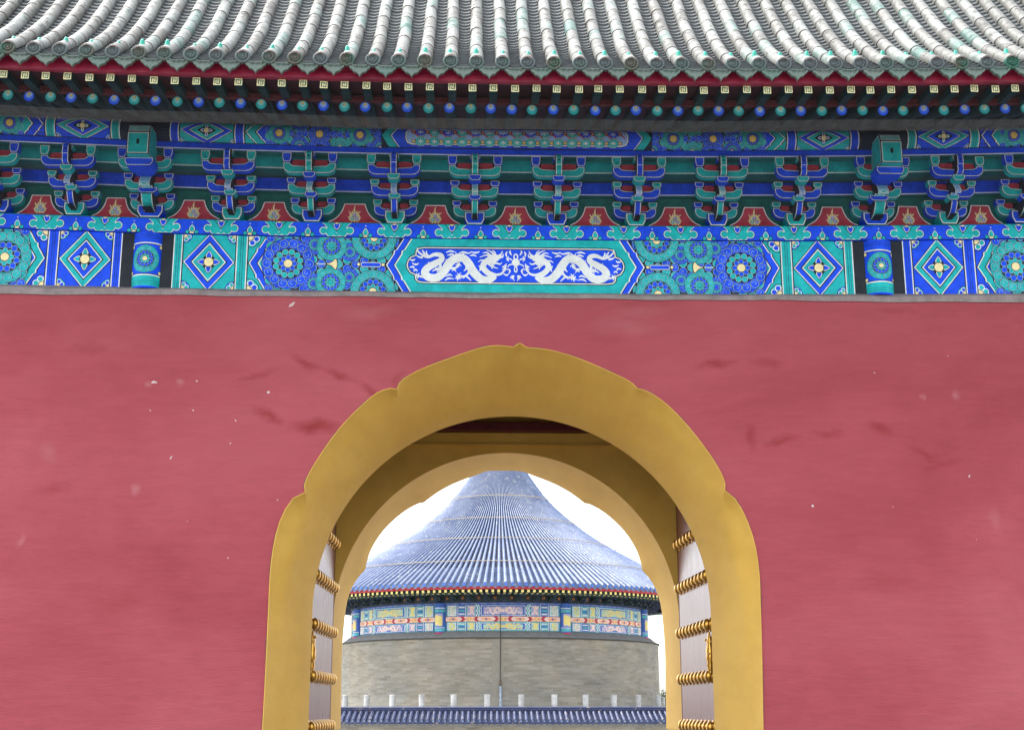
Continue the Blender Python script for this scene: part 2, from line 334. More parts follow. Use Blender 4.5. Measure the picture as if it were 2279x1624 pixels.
class P2:
    """flat decoration: polygons in (u, v) metres, stacked in thin coats, then laid on a surface by a mapping"""
    def __init__(s): s.p = []; s.ox = s.oy = 0.0; s.sx = s.sy = 1.0
    def tr(s, p): return (s.ox + s.sx * p[0], s.oy + s.sy * p[1])
    def poly(s, pts, mat, l): s.p.append(([s.tr(p) for p in pts], mat, l))
    def rect(s, u0, v0, u1, v1, mat, l): s.poly([(u0, v0), (u1, v0), (u1, v1), (u0, v1)], mat, l)
    def disc(s, c, r, mat, l, n=14, ry=None): s.poly([(c[0] + r * cos(2 * pi * i / n), c[1] + (ry or r) * sin(2 * pi * i / n)) for i in range(n)], mat, l)
    def line(s, pts, w, mat, l, closed=False):
        n = len(pts); rng = range(n if closed else n - 1)
        for i in rng:
            a, b = Vector(pts[i]), Vector(pts[(i + 1) % n]); d = (b - a)
            if d.length < 1e-6: continue
            d.normalize(); nn = Vector((-d.y, d.x)) * (w / 2); e = d * (w * 0.35)
            s.poly([tuple(a - e + nn), tuple(a - e - nn), tuple(b + e - nn), tuple(b + e + nn)], mat, l)
    def taper(s, pts, ws, mat, l, k=4):
        q = smooth_pts(pts, k); n = len(q); L = []; Rr = []
        for i, p in enumerate(q):
            t = i / (n - 1) * (len(ws) - 1); j = min(int(t), len(ws) - 2); wd = ws[j] + (ws[j + 1] - ws[j]) * (t - j)
            d = Vector(q[min(i + 1, n - 1)]) - Vector(q[max(i - 1, 0)])
            d.normalize(); nn = Vector((-d.y, d.x)) * (wd / 2)
            L.append(tuple(Vector(p) + nn)); Rr.append(tuple(Vector(p) - nn))
        for i in range(n - 1): s.poly([L[i], L[i + 1], Rr[i + 1], Rr[i]], mat, l)
    def outl(s, pts, fill, l, b=0.007, w=0.009, dark='black', light='white'):
        s.poly(pts, dark, l); s.poly(inset(pts, b), light, l + 1); s.poly(inset(pts, b + w), fill, l + 2)
    def swirl(s, c, r, col, l, ang=0.0, turn=1):
        s.disc(c, r, 'line', l, 14); s.disc(c, r * 0.90, col, l + 1, 14)
        cu = [(c[0] + r * q * cos(ang + turn * t), c[1] + r * q * sin(ang + turn * t)) for q, t in ((0.62, 0.0), (0.55, 1.2), (0.42, 2.4), (0.26, 3.6), (0.10, 4.6))]
        s.line(cu, r * 0.09, 'line', l + 2)
    def rosette(s, c, r, A, B, l, core='cream', n=14):
        s.disc(c, r, 'black', l, 28); s.disc(c, r * 0.985, A, l + 1, 28)
        for i in range(n):
            a = 2 * pi * i / n
            q = (c[0] + r * 0.79 * cos(a), c[1] + r * 0.79 * sin(a))
            s.disc(q, r * 0.19, 'black', l + 2, 12); s.swirl(q, r * 0.172, A, l + 3, a + 2.5)
        s.disc(c, r * 0.60, 'black', l + 6, 24)
        for i in range(12):
            a = 2 * pi * (i + 0.5) / 12; q = (c[0] + r * 0.46 * cos(a), c[1] + r * 0.46 * sin(a))
            s.disc(q, r * 0.118, 'line', l + 7, 12); s.disc(q, r * 0.102, B, l + 8, 12)
        s.disc(c, r * 0.36, 'black', l + 9, 18)
        for i in range(8):
            a = 2 * pi * i / 8; q = (c[0] + r * 0.25 * cos(a), c[1] + r * 0.25 * sin(a))
            s.disc(q, r * 0.097, 'line', l + 10, 10); s.disc(q, r * 0.082, A, l + 11, 10)
        s.disc(c, r * 0.175, 'black', l + 12, 16); s.disc(c, r * 0.155, core, l + 13, 16)
    def build(s, name, parent, fn, u=None, v=None, cutu=(), cutv=(), dl=0.0005, mw=None):
        names = []; vs = []; fs = []; ms = []
        for idx, (pts, mat, l) in enumerate(s.p):
            if mat not in names: names.append(mat)
            o = len(vs); vs += [(a, b, (l + 0.8 * (idx % 41) / 41) * dl) for a, b in pts]; fs.append(range(o, o + len(pts))); ms.append(names.index(mat))
        me = bpy.data.meshes.new(name); me.from_pydata(vs, [], [tuple(f) for f in fs]); me.polygons.foreach_set('material_index', ms)
        bm = bmesh.new(); bm.from_mesh(me)
        def cut(co, no, clear): bmesh.ops.bisect_plane(bm, geom=bm.verts[:] + bm.edges[:] + bm.faces[:], plane_co=co, plane_no=no, clear_outer=clear)
        if v: cut((0, v[0], 0), (0, -1, 0), True); cut((0, v[1], 0), (0, 1, 0), True)
        if u: cut((u[0], 0, 0), (-1, 0, 0), True); cut((u[1], 0, 0), (1, 0, 0), True)
        for c in cutu: cut((c, 0, 0), (1, 0, 0), False)
        for c in cutv: cut((0, c, 0), (0, 1, 0), False)
        for q in bm.verts: q.co = fn(q.co.x, q.co.y, q.co.z)
        bm.to_mesh(me); bm.free()
        for k in names: me.materials.append(MATS[k])
        return put(name, me, parent, mw)

# ------------------------------------------------------------------ ground
GZ = -1.65
g = MB(); g.box(-600, 600, -600, 1200, -4.2, -3.7, 'earth')
o = g.build('ground', None); o['kind'] = 'structure'
g = MB(); g.box(-40, 40, -60, 9.0, -3.695, GZ - 0.05, 'paving')
o = g.build('stone_platform', None); o['kind'] = 'structure'
g = MB()
for i in range(26):
    for j in range(20):
        x0 = -13 + i; y0 = -11.9 + j * 0.8 + (0.0 if i % 2 else 0.4)
        g.box(x0 + 0.006, x0 + 0.994, y0 + 0.005, y0 + 0.795, GZ - 0.049, GZ + rnd.uniform(-0.004, 0), 'paving')
o = g.build('paving', None); o['kind'] = 'structure'

# ------------------------------------------------------------------ the gate house
gate = thing('gate_house', (0, 2.2, GZ), 'red gate house with painted beams, pale green tiled roof and ochre archway', 'gate')
WX = 9.0; ZTOP = 3.905; Y1, Y2, Y3 = 1.16, 3.25, 4.49; AW, AZ = 2.0, 0.95
def resample(pts, n):
    P = [Vector(p) for p in pts]; L = [0]
    for a, b in zip(P, P[1:]): L.append(L[-1] + (b - a).length)
    o = []; j = 0
    for i in range(n):
        t = L[-1] * i / (n - 1)
        while j < len(L) - 2 and L[j + 1] < t: j += 1
        k = (t - L[j]) / max(1e-9, L[j + 1] - L[j]); o.append(P[j].lerp(P[j + 1], k))
    return o
lobes = [[(576, 1702), (585, 1624), (592, 1500), (599, 1350), (603, 1270), (611, 1210), (624, 1160), (643, 1122), (660, 1104), (680, 1096)],
         [(680, 1096), (678, 1085), (683, 1066), (703, 1030), (740, 975), (782, 926), (830, 882), (855, 869), (872, 865), (884, 867)],
         [(884, 867), (888, 856), (902, 842), (942, 821), (1000, 799), (1058, 779), (1092, 771), (1122, 771), (1142, 774)],
         [(1142, 774), (1148, 770), (1157, 765), (1166, 771), (1174, 775)],
         [(1174, 775), (1222, 780), (1282, 797), (1340, 821), (1388, 843), (1408, 855), (1418, 866)],
         [(1418, 866), (1442, 873), (1482, 900), (1531, 950), (1580, 1014), (1605, 1056), (1613, 1080), (1612, 1092)],
         [(1612, 1092), (1628, 1102), (1651, 1136), (1668, 1176), (1681, 1222), (1689, 1285), (1691, 1350), (1694, 1450), (1697, 1624), (1699, 1702)]]
NS = 22
front = []
for L in lobes: front += [tuple(pix(a, b, 0))[::2] for a, b in [p for p in resample(smooth_pts(L, 6), NS if len(L) > 5 else 8)][:-1]]
front.append(tuple(pix(1699, 1702, 0))[::2])
front[0] = (front[0][0], GZ); front[-1] = (front[-1][0], GZ)
front = [(front[0][0], GZ)] + [(x, z) for x, z in front[1:-1] if z > GZ + 0.02] + [(front[-1][0], GZ)]
def round_arch(n):
    """points of the plain round arch, same count as the cusped outline and matched by direction"""
    pts = []; cx = 0.0
    for x, z in front:
        if z <= AZ: pts.append((-AW if x < 0 else AW, z))
        else:
            a = math.atan2((z - AZ) / 1.10, x - 0.02); pts.append((AW * cos(a), AZ + AW * sin(a)))
    return pts
rnd_arch = round_arch(len(front))
# far outline with its inward cusps, mirrored about the axis
half = [[(1122, 1047), (1090, 1048), (1068, 1056), (1020, 1074), (985, 1092), (962, 1108), (949, 1118)],
        [(949, 1118), (935, 1121), (905, 1138), (873, 1165), (850, 1192), (832, 1222), (823, 1248), (819, 1264), (818, 1268)],
        [(818, 1268), (806, 1280), (795, 1296), (785, 1316), (777, 1345), (772, 1385), (767, 1450), (765, 1540), (764, 1640)]]
cxr = pix(1128, 1200, Y3).x
hp = []
for L in half: hp += [tuple(pix(a, b, Y3))[::2] for a, b in resample(smooth_pts(L, 6), 20)[:-1]]
hp = [(min(x, cxr) - cxr, z) for x, z in hp] + [(-AW, 0.2), (-AW, GZ)]
rear = [(x, z) for x, z in reversed(hp)] + [(-x, z) for x, z in hp[1:]]
def arch_dir(pts):
    o = []
    for x, z in pts:
        if z <= AZ: o.append((-AW if x < 0 else AW, z))
        else:
            a = math.atan2(z - AZ, x); o.append((AW * cos(a), AZ + AW * sin(a)))
    return o
rear_round = arch_dir(rear)

def pierced(mb, outline, y, x0, x1, ztop, mat, flip=False):
    """a wall face with an arched hole: quads from the outline up and out to the border"""
    n = len(outline); half_ = max(range(n), key=lambda i: outline[i][1])
    top = outline[half_]
    left = outline[:half_ + 1]; right = outline[half_:]
    for seg, xb in ((left, x0), (right, x1)):
        for a, b in zip(seg, seg[1:]):
            mb.add([(a[0], y, a[1]), (b[0], y, b[1]), (xb, y, b[1]), (xb, y, a[1])], [(0, 1, 2, 3)], mat)
    mb.add([(x0, y, top[1]), (top[0], y, top[1]), (x1, y, top[1]), (x1, y, ztop), (x0, y, ztop)], [(0, 1, 2, 3, 4)], mat)
# front wall: red face (triangulated as one polygon), back and top
wl = MB()
def to_border(x, z):
    """where the ray from the arch centre through an outline point leaves the wall"""
    sx_ = -1 if x < 0 else 1
    if z <= AZ: return (sx_ * WX, z)
    dx, dz = x, z - AZ; t = min(WX / max(1e-6, abs(dx)), (ZTOP - AZ) / dz)
    return (dx * t, AZ + dz * t)
bord = [to_border(x, z) for x, z in front]
for i in range(len(front) - 1):
    a, b_ = front[i], front[i + 1]; A_, B_ = bord[i], bord[i + 1]
    ring = [a, b_, B_]
    if abs(A_[1] - ZTOP) > 1e-6 and abs(B_[1] - ZTOP) < 1e-6: ring.append((A_[0], ZTOP))
    elif abs(A_[1] - ZTOP) < 1e-6 and abs(B_[1] - ZTOP) > 1e-6: ring.append((B_[0], ZTOP))
    ring.append(A_)
    wl.add([(x, 0, z) for x, z in ring], [tuple(range(len(ring)))], 'red_plaster')
wl.add([(-WX, 0, ZTOP), (WX, 0, ZTOP), (WX, Y1, ZTOP), (-WX, Y1, ZTOP)], [(0, 1, 2, 3)], 'mortar')
wl.add([(-WX, 0, GZ), (-WX, Y1, GZ), (-WX, Y1, ZTOP), (-WX, 0, ZTOP)], [(0, 1, 2, 3)], 'red_plaster')
wl.add([(WX, 0, GZ), (WX, Y1, GZ), (WX, Y1, ZTOP), (WX, 0, ZTOP)], [(0, 1, 2, 3)], 'red_plaster')
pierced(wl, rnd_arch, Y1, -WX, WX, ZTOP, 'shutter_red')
wall = wl.build('front_wall', gate); wall['label'] = 'weathered red plaster wall round the archway'
# ragged mortar strip on the wall head
cp = MB(); n = 120
vs = []
for i in range(n + 1):
    x = -WX + 2 * WX * i / n
    j = 0.010 * sin(x * 3.1) + 0.008 * sin(x * 7.7 + 1) + rnd.uniform(-0.003, 0.003)
    s0 = sag(x, 3.92)
    vs += [(x, -0.012, ZTOP - 0.03 + j * 0.4), (x, -0.008, ZTOP + 0.012 + j * 0.6 + s0 * 0.8), (x, 0.085, ZTOP + 0.055 + s0), (x, 0.14, ZTOP + 0.055 + s0)]
cp.add(vs, [(4 * i + k, 4 * i + 4 + k, 4 * i + 5 + k, 4 * i + 1 + k) for i in range(n) for k in range(3)], 'mortar')
cp.build('mortar_strip', gate)
# soffits
def loft(a, b, ya, yb, rings, ease):
    s = MB(); n = len(a)
    rows = []
    for k in range(rings + 1):
        t = k / rings; e = ease(t)
        rows.append([(a[i][0] + (b[i][0] - a[i][0]) * e, ya + (yb - ya) * t, a[i][1] + (b[i][1] - a[i][1]) * e) for i in range(n)])
    vs = [p for r_ in rows for p in r_]
    s.add(vs, [(k * n + i, k * n + i + 1, (k + 1) * n + i + 1, (k + 1) * n + i) for k in range(rings) for i in range(n - 1)], 'ochre_plaster')
    return s
k_ = 16; plain = []
for i in range(len(front)):
    js = [min(max(j, 0), len(front) - 1) for j in range(i - k_, i + k_ + 1)]; ws_ = [1 - abs(j) / (k_ + 1) for j in range(-k_, k_ + 1)]
    plain.append((sum(front[j][0] * q for j, q in zip(js, ws_)) / sum(ws_), sum(front[j][1] * q for j, q in zip(js, ws_)) / sum(ws_)) if 2 < i < len(front) - 3 else front[i])
def sof(t):
    f = min(1.0, t / 0.30); f = f * f * (3 - 2 * f); e = 0.6 * t + 0.4 * t * t * (3 - 2 * t)
    return [((a[0] * (1 - f) + p_[0] * f) * (1 - e) + r_[0] * e, (a[1] * (1 - f) + p_[1] * f) * (1 - e) + r_[1] * e) for a, p_, r_ in zip(front, plain, rnd_arch)]
sf = MB(); rows_ = [sof(k / 16) for k in range(17)]; n = len(front)
sf.add([(x, -0.018 + (Y1 + 0.018) * k / 16, z) for k, rw_ in enumerate(rows_) for x, z in rw_], [(k * n + i, k * n + i + 1, (k + 1) * n + i + 1, (k + 1) * n + i) for k in range(16) for i in range(n - 1)], 'ochre_plaster')
# a thin raised lip where the ochre lining meets the red face
nfr = len(front); lip = []
for i in range(nfr):
    a, b = Vector(front[max(i - 1, 0)]), Vector(front[min(i + 1, nfr - 1)]); d = (b - a).normalized()
    nn = Vector((-d.y, d.x)); lip.append((front[i][0] + nn.x * 0.006, front[i][1] + nn.y * 0.006))
sf.add([(x, -0.018, z) for x, z in front] + [(x, -0.016, z) for x, z in lip] + [(x, 0.01, z) for x, z in lip],
       [(i, i + 1, nfr + i + 1, nfr + i) for i in range(nfr - 1)] + [(nfr + i, nfr + i + 1, 2 * nfr + i + 1, 2 * nfr + i) for i in range(nfr - 1)], 'ochre_plaster')
gv = []
for i in range(nfr):
    a, b = Vector(front[max(i - 1, 0)]), Vector(front[min(i + 1, nfr - 1)]); d = (b - a).normalized(); nn = Vector((-d.y, d.x)); wv_ = 0.011 + 0.004 * sin(i * 0.9) + 0.003 * sin(i * 2.3)
    gv.append((front[i][0] + nn.x * wv_, front[i][1] + nn.y * wv_))
gr_ = MB(); gr_.add([(x, -0.0025, z) for x, z in lip] + [(x, -0.0025, z) for x, z in gv], [(i, i + 1, nfr + i + 1, nfr + i) for i in range(nfr - 1)], 'rust'); gr_.build('edge_crack', gate)
so = sf.build('arch_lining', gate, smooth=R(30)); so['label'] = 'ochre arch lining with a cusped front edge'
sr_ = loft(rear_round, rear, Y2, Y3, 8, lambda t: t ** 1.6)
so2 = sr_.build('arch_lining', gate, smooth=R(30)); so2['label'] = 'ochre lining of the rear arch with cusps against the sky'
rw = MB()
pierced(rw, rear_round, Y2, -WX, WX, 4.6, 'ochre_plaster'); pierced(rw, rear, Y3, -WX, WX, 4.6, 'red_plaster')
rw.add([(-WX, Y2, 4.6), (WX, Y2, 4.6), (WX, Y3, 4.6), (-WX, Y3, 4.6)], [(0, 1, 2, 3)], 'mortar')
for s in (-1, 1): rw.add([(s * WX, Y2, GZ), (s * WX, Y3, GZ), (s * WX, Y3, 4.6), (s * WX, Y2, 4.6)], [(0, 1, 2, 3)], 'red_plaster')
rw.build('rear_wall', gate)
for s in (-1, 1):
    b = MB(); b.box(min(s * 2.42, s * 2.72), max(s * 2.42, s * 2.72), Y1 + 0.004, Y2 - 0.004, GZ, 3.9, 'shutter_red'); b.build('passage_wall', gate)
b = MB(); b.box(-2.4, 2.4, Y2 - 0.05, Y2 - 0.003, 3.045, 3.18, 'ochre_plaster'); b.box(-2.4, 2.4, Y2 - 0.075, Y2 - 0.003, 3.03, 3.0445, 'ochre_plaster'); b.build('ledge', gate)
b = MB(); b.box(-2.4, 2.4, Y2 - 0.20, Y2 - 0.06, 3.185, 3.275, 'shutter_red'); b.build('lintel_beam', gate)
b = MB(); b.box(-2.41, 2.41, Y1 + 0.005, Y2 - 0.004, 3.70, 3.78, 'maroon'); b.build('ceiling', gate)

# doors with gilt studs
stud = MB(); stud.lathe([(0.0, 0.075), (0.022, 0.072), (0.040, 0.060), (0.050, 0.042), (0.051, 0.026), (0.044, 0.018), (0.050, 0.013), (0.060, 0.006), (0.060, 0.0)], 'gilt', 14)
stud_me = stud.mesh('stud', smooth=True)
pl = MB()
prof = [(0.0, 0.24), (0.010, 0.22), (0.020, 0.17), (0.034, 0.13), (0.028, 0.10), (0.044, 0.05), (0.040, 0.0), (0.046, -0.03), (0.030, -0.07), (0.038, -0.10), (0.026, -0.14), (0.028, -0.17), (0.014, -0.21), (0.016, -0.235), (0.0, -0.26)]
pl.lathe(prof, 'gilt', 14)
for k in range(16):
    a = k * 2.4; zz = 0.17 - k * 0.022; rr = 0.030 + 0.012 * sin(k * 1.3)
    pl.lathe([(0.0, 0.016), (0.012, 0.010), (0.014, 0.0), (0.010, -0.012), (0, -0.016)], 'gilt', 8, c=(rr * cos(a), rr * sin(a), zz))
plate_me = pl.mesh('handle', smooth=True)
for s in (-1, 1):
    L = 1.93; ang = math.atan2(0.045, 1.95)
    mw = T(s * 2.035, 1.25, 0) @ Matrix.Rotation(s * ang, 4, 'Z')
    d = MB(); X0, X1 = (-0.10, 0) if s < 0 else (0, 0.10)
    nb = 5
    for k in range(nb): d.box(X0, X1, k * L / nb + (0.001 if k else 0), (k + 1) * L / nb - 0.001, GZ + 0.02, 2.62, 'door_lacquer')
    d.box(X0 - 0.003, X1 + 0.003, -0.022, -0.001, GZ + 0.02, 2.62, 'shutter_red'); d.box(X0 - 0.003, X1 + 0.003, L + 0.001, L + 0.02, GZ + 0.02, 2.62, 'shutter_red')
    leaf = d.build('door', gate, mw); leaf['label'] = ('left' if s < 0 else 'right') + ' door leaf of dark red lacquer, folded back against the passage'
    rot = Matrix.Rotation(-s * pi / 2, 4, 'Y')
    for z in (1.845, 1.339, 0.84, 0.327, -0.173, -0.68, -1.19):
        for k in range(9):
            put('stud', stud_me, leaf, mw @ T(0, 0.14 + k * (L - 0.26) / 8, z) @ rot @ Matrix.Diagonal((1.2, 1.2, 1.05, 1)))
    put('handle', plate_me, leaf, mw @ T(-s * 0.022, 0.115, 0.53) @ Matrix.Diagonal((0.9, 1.5, 1.05, 1)))

# ---- architrave with its painted fields
YA = 0.10; ZA0, ZA1 = 3.955, 4.505; HA = ZA1 - ZA0
b = MB(); b.longbox(-6.8, 6.8, YA, 0.34, ZA0, ZA1, 'navy'); arch = b.build('architrave', gate, sagging=True)
def on_arch(u, v, l): z = ZA0 + v; return Vector((u, YA - 0.0006 - l, z + sag(u, z)))
def quarter(P, c, A, B, l, r=0.07):
    P.disc(c, r, 'black', l, 16); P.disc(c, r * 0.94, A, l + 1, 16)
    for k in range(8):
        a = pi / 8 + k * pi / 4; q = (c[0] + r * 0.62 * cos(a), c[1] + r * 0.62 * sin(a))
        P.disc(q, r * 0.27, 'white', l + 2, 10); P.disc(q, r * 0.20, B, l + 3, 10)
    P.disc(c, r * 0.42, 'black', l + 4, 12); P.disc(c, r * 0.36, 'cream', l + 5, 12)
def leaf4(P, c, r, col, l, cream=0.045):
    for k in range(4):
        a = pi / 2 * k; d = (cos(a), sin(a)); n_ = (-d[1], d[0])
        pts = smooth_pts([(c[0] + d[0] * r * q + n_[0] * r * t, c[1] + d[1] * r * q + n_[1] * r * t) for q, t in ((0.1, 0), (0.35, 0.24), (0.62, 0.27), (1.0, 0), (0.62, -0.27), (0.35, -0.24))], 3, True)
        P.poly(pts, 'black', l)
        P.poly([(c[0] + (x - c[0]) * 0.97, c[1] + (y - c[1]) * 0.97) for x, y in inset(pts, 0.003)], 'white', l + 1); P.poly(inset(pts, 0.011), col, l + 2)
    P.disc(c, cream * 1.18, 'black', l + 3, 18); P.disc(c, cream, 'cream', l + 4, 18)
def strip(P, u0, u1, h, col, l=1):
    P.rect(u0, 0, u1, h, 'black', l); P.rect(u0 + 0.006, 0, u1 - 0.006, h, 'white', l + 1); P.rect(u0 + 0.016, 0, u1 - 0.016, h, col, l + 2)
    m = (u0 + u1) / 2; P.rect(m - 0.013, 0, m - 0.009, h, 'navy', l + 3); P.rect(m + 0.009, 0, m + 0.013, h, 'navy', l + 3)
def diamond_block(P, u0, u1, h, A, B, l=1, sc_=1.0):
    m = (u0 + u1) / 2; w_ = (u1 - u0) / 2; hv = h / 2
    P.rect(u0, 0, u1, h, A, l)
    for c in ((u0, 0), (u1, 0), (u0, h), (u1, h)): quarter(P, c, B, A, l + 1, 0.085 * sc_)
    rh = lambda k, kk=None: [(m - w_ * k, hv), (m, hv - (hv + 0.02) * (kk or k)), (m + w_ * k, hv), (m, hv + (hv + 0.02) * (kk or k))]
    P.poly(rh(1.02), 'black', l + 7); P.poly(rh(0.985), 'white', l + 8); P.poly(rh(0.94), B, l + 9)
    P.poly(rh(0.72), 'black', l + 10); P.poly(rh(0.665), 'white', l + 11); P.poly(rh(0.615), A, l + 12)
    P.poly(rh(0.37), 'black', l + 13); leaf4(P, (m, hv), 0.118 * sc_, B, l + 14, 0.045 * sc_)
def chevron(P, tip, lean, uend, h, A, B, l=1, gap=(0.075, 0.15), back='navy'):
    """nested arrow heads pointing towards smaller u"""
    def arrow(t): return [(t, h / 2), (t + lean * 0.42, h * 0.71), (t + lean * 0.44, h * 0.77), (t + lean * 0.58, h * 0.79), (t + lean, h), (uend, h), (uend, 0), (t + lean, 0), (t + lean * 0.58, h * 0.21), (t + lean * 0.44, h * 0.23), (t + lean * 0.42, h * 0.29)]
    P.poly(arrow(tip - 0.012), 'black', l); P.poly(arrow(tip - 0.002), 'white', l + 1); P.poly(arrow(tip + 0.010), B, l + 2)
    P.poly(arrow(tip + gap[0] - 0.012), 'black', l + 3); P.poly(arrow(tip + gap[0]), 'white', l + 4); P.poly(arrow(tip + gap[0] + 0.012), A, l + 5)
    P.poly(arrow(tip + gap[1]), 'black', l + 6); P.poly(arrow(tip + gap[1] + 0.004), back, l + 7)
BX = 3.615
for sx in (-1, 1):
    for d, A, B, tone in ((-1, 'teal', 'blue', 'teal banded'), (1, 'blue', 'teal', 'blue banded')):
        def mk():
            P = P2(); P.ox = sx * BX; P.sx = sx * d; return P
        P = mk(); P.rect(0.10, 0, 0.245, HA, 'black', 1); strip(P, 0.245, 0.345, HA, A, 2); P.build('end_strip', arch, on_arch)
        P = mk(); diamond_block(P, 0.350, 0.855, HA, A, B); o = P.build('diamond_panel', arch, on_arch, u=sorted((P.tr((0.350, 0))[0], P.tr((0.855, 0))[0])), v=(0, HA))
        P = mk(); strip(P, 0.860, 0.980, HA, A, 2); P.build('band_strip', arch, on_arch)
        P = mk(); e = 2.46 if d < 0 else 2.9
        P.rect(0.985, 0, e, HA, A, 1)
        quarter(P, (0.99, 0), A, B, 2, 0.12); quarter(P, (0.99, HA), A, B, 2, 0.12)
        chevron(P, 0.995, 0.165, e, HA, A, B, 8, (0.085, 0.16))
        mid = HA / 2
        for q in range(16):                               # swirl ground behind the flowers
            for t_ in range(7):
                cc = (1.20 + q * 0.084, 0.02 + t_ * 0.086 + 0.043 * (q % 2)); P.disc(cc, 0.048, 'black', 16, 12); P.swirl(cc, 0.042, ('blue', 'teal')[(q // 2 + t_) % 2], 16.9, q + t_)
        P.rosette((1.378, mid), 0.262, B, A, 20)
        if d < 0:
            for c, r_, (a1, b1) in (((1.80, mid + 0.185), 0.150, ('teal', 'blue')), ((1.80, mid - 0.185), 0.150, ('teal', 'blue')),
                                    ((1.635, mid + 0.20), 0.105, ('blue', 'teal')), ((1.635, mid - 0.20), 0.105, ('blue', 'teal')),
                                    ((1.98, mid + 0.13), 0.095, ('blue', 'teal')), ((1.98, mid - 0.13), 0.095, ('blue', 'teal'))):
                P.rosette(c, r_, a1, b1, 34 if r_ > 0.12 else 20, a1, 11)
            fan = smooth_pts([(1.74, mid), (1.80, mid + 0.02), (1.845, mid + 0.062), (1.865, mid), (1.845, mid - 0.062), (1.80, mid - 0.02)], 3, True)
            P.poly(fan, 'black', 50); P.poly(inset(fan, 0.006), 'cream', 51)
            P.line([(1.66, mid), (1.74, mid)], 0.014, 'white', 50); P.line([(1.66, mid), (1.74, mid)], 0.006, 'teal', 51)
            for cv in (0, HA): P.rosette((2.215, cv), 0.225, 'teal', 'blue', 46, 'cream', 16)
            P.outl([(2.10, mid - 0.028), (2.28, mid - 0.028), (2.30, mid), (2.28, mid + 0.028), (2.10, mid + 0.028), (2.08, mid)], 'blue', 48, 0.004, 0.006)
            for q in (2.07, 2.31): P.disc((q, mid), 0.020, 'black', 61, 10); P.disc((q, mid), 0.015, 'cream', 62, 10)
        else:
            for c, r_ in (((1.80, mid + 0.19), 0.15), ((1.80, mid - 0.19), 0.15), ((2.2, HA), 0.22), ((2.2, 0), 0.22), ((2.55, mid), 0.25)): P.rosette(c, r_, 'blue', 'teal', 34)
        P.build('rosette_panel', arch, on_arch, u=sorted((P.tr((0.985, 0))[0], P.tr((e, 0))[0])), v=(0.0, HA), dl=0.00035)
# dragon panel
P = P2(); h = HA
hexa = lambda tip, cor: [(-tip, h / 2), (-tip + (tip - cor) * 0.42, h * 0.71), (-tip + (tip - cor) * 0.44, h * 0.77), (-tip + (tip - cor) * 0.58, h * 0.79), (-cor, h), (cor, h), (tip - (tip - cor) * 0.58, h * 0.79), (tip - (tip - cor) * 0.44, h * 0.77), (tip - (tip - cor) * 0.42, h * 0.71),
                         (tip, h / 2), (tip - (tip - cor) * 0.42, h * 0.29), (tip - (tip - cor) * 0.44, h * 0.23), (tip - (tip - cor) * 0.58, h * 0.21), (cor, 0), (-cor, 0), (-tip + (tip - cor) * 0.58, h * 0.21), (-tip + (tip - cor) * 0.44, h * 0.23), (-tip + (tip - cor) * 0.42, h * 0.29)]
P.poly(hexa(1.285, 1.12), 'black', 64); P.poly(hexa(1.276, 1.11), 'white', 65); P.poly(hexa(1.264, 1.10), 'blue', 66)
P.poly(hexa(1.205, 1.045), 'black', 67); P.poly(hexa(1.197, 1.036), 'white', 68); P.poly(hexa(1.184, 1.023), 'teal', 69)
t, bt_ = h - 0.075, 0.085; mid = (t + bt_) / 2; hh = (t - bt_) / 2
q = [(0.90, hh), (0.965, hh - 0.01), (0.995, hh - 0.04), (1.0, hh - 0.085), (1.045, hh - 0.105), (1.075, hh - 0.15), (1.085, 0.0)]
cart = [(x, mid + y) for x, y in q] + [(x, mid - y) for x, y in reversed(q[:-1])]
cart = cart + [(-x, y) for x, y in reversed(cart)]
P.poly(cart, 'black', 70); P.poly(inset(cart, 0.010), 'white', 71); P.poly(inset(cart, 0.020), 'black', 72); P.poly(inset(cart, 0.028), 'blue', 73)
K = 0.001475
def Z(x, y): return ((x - 1147) * K, mid + (862 - y) * K * 1.03)
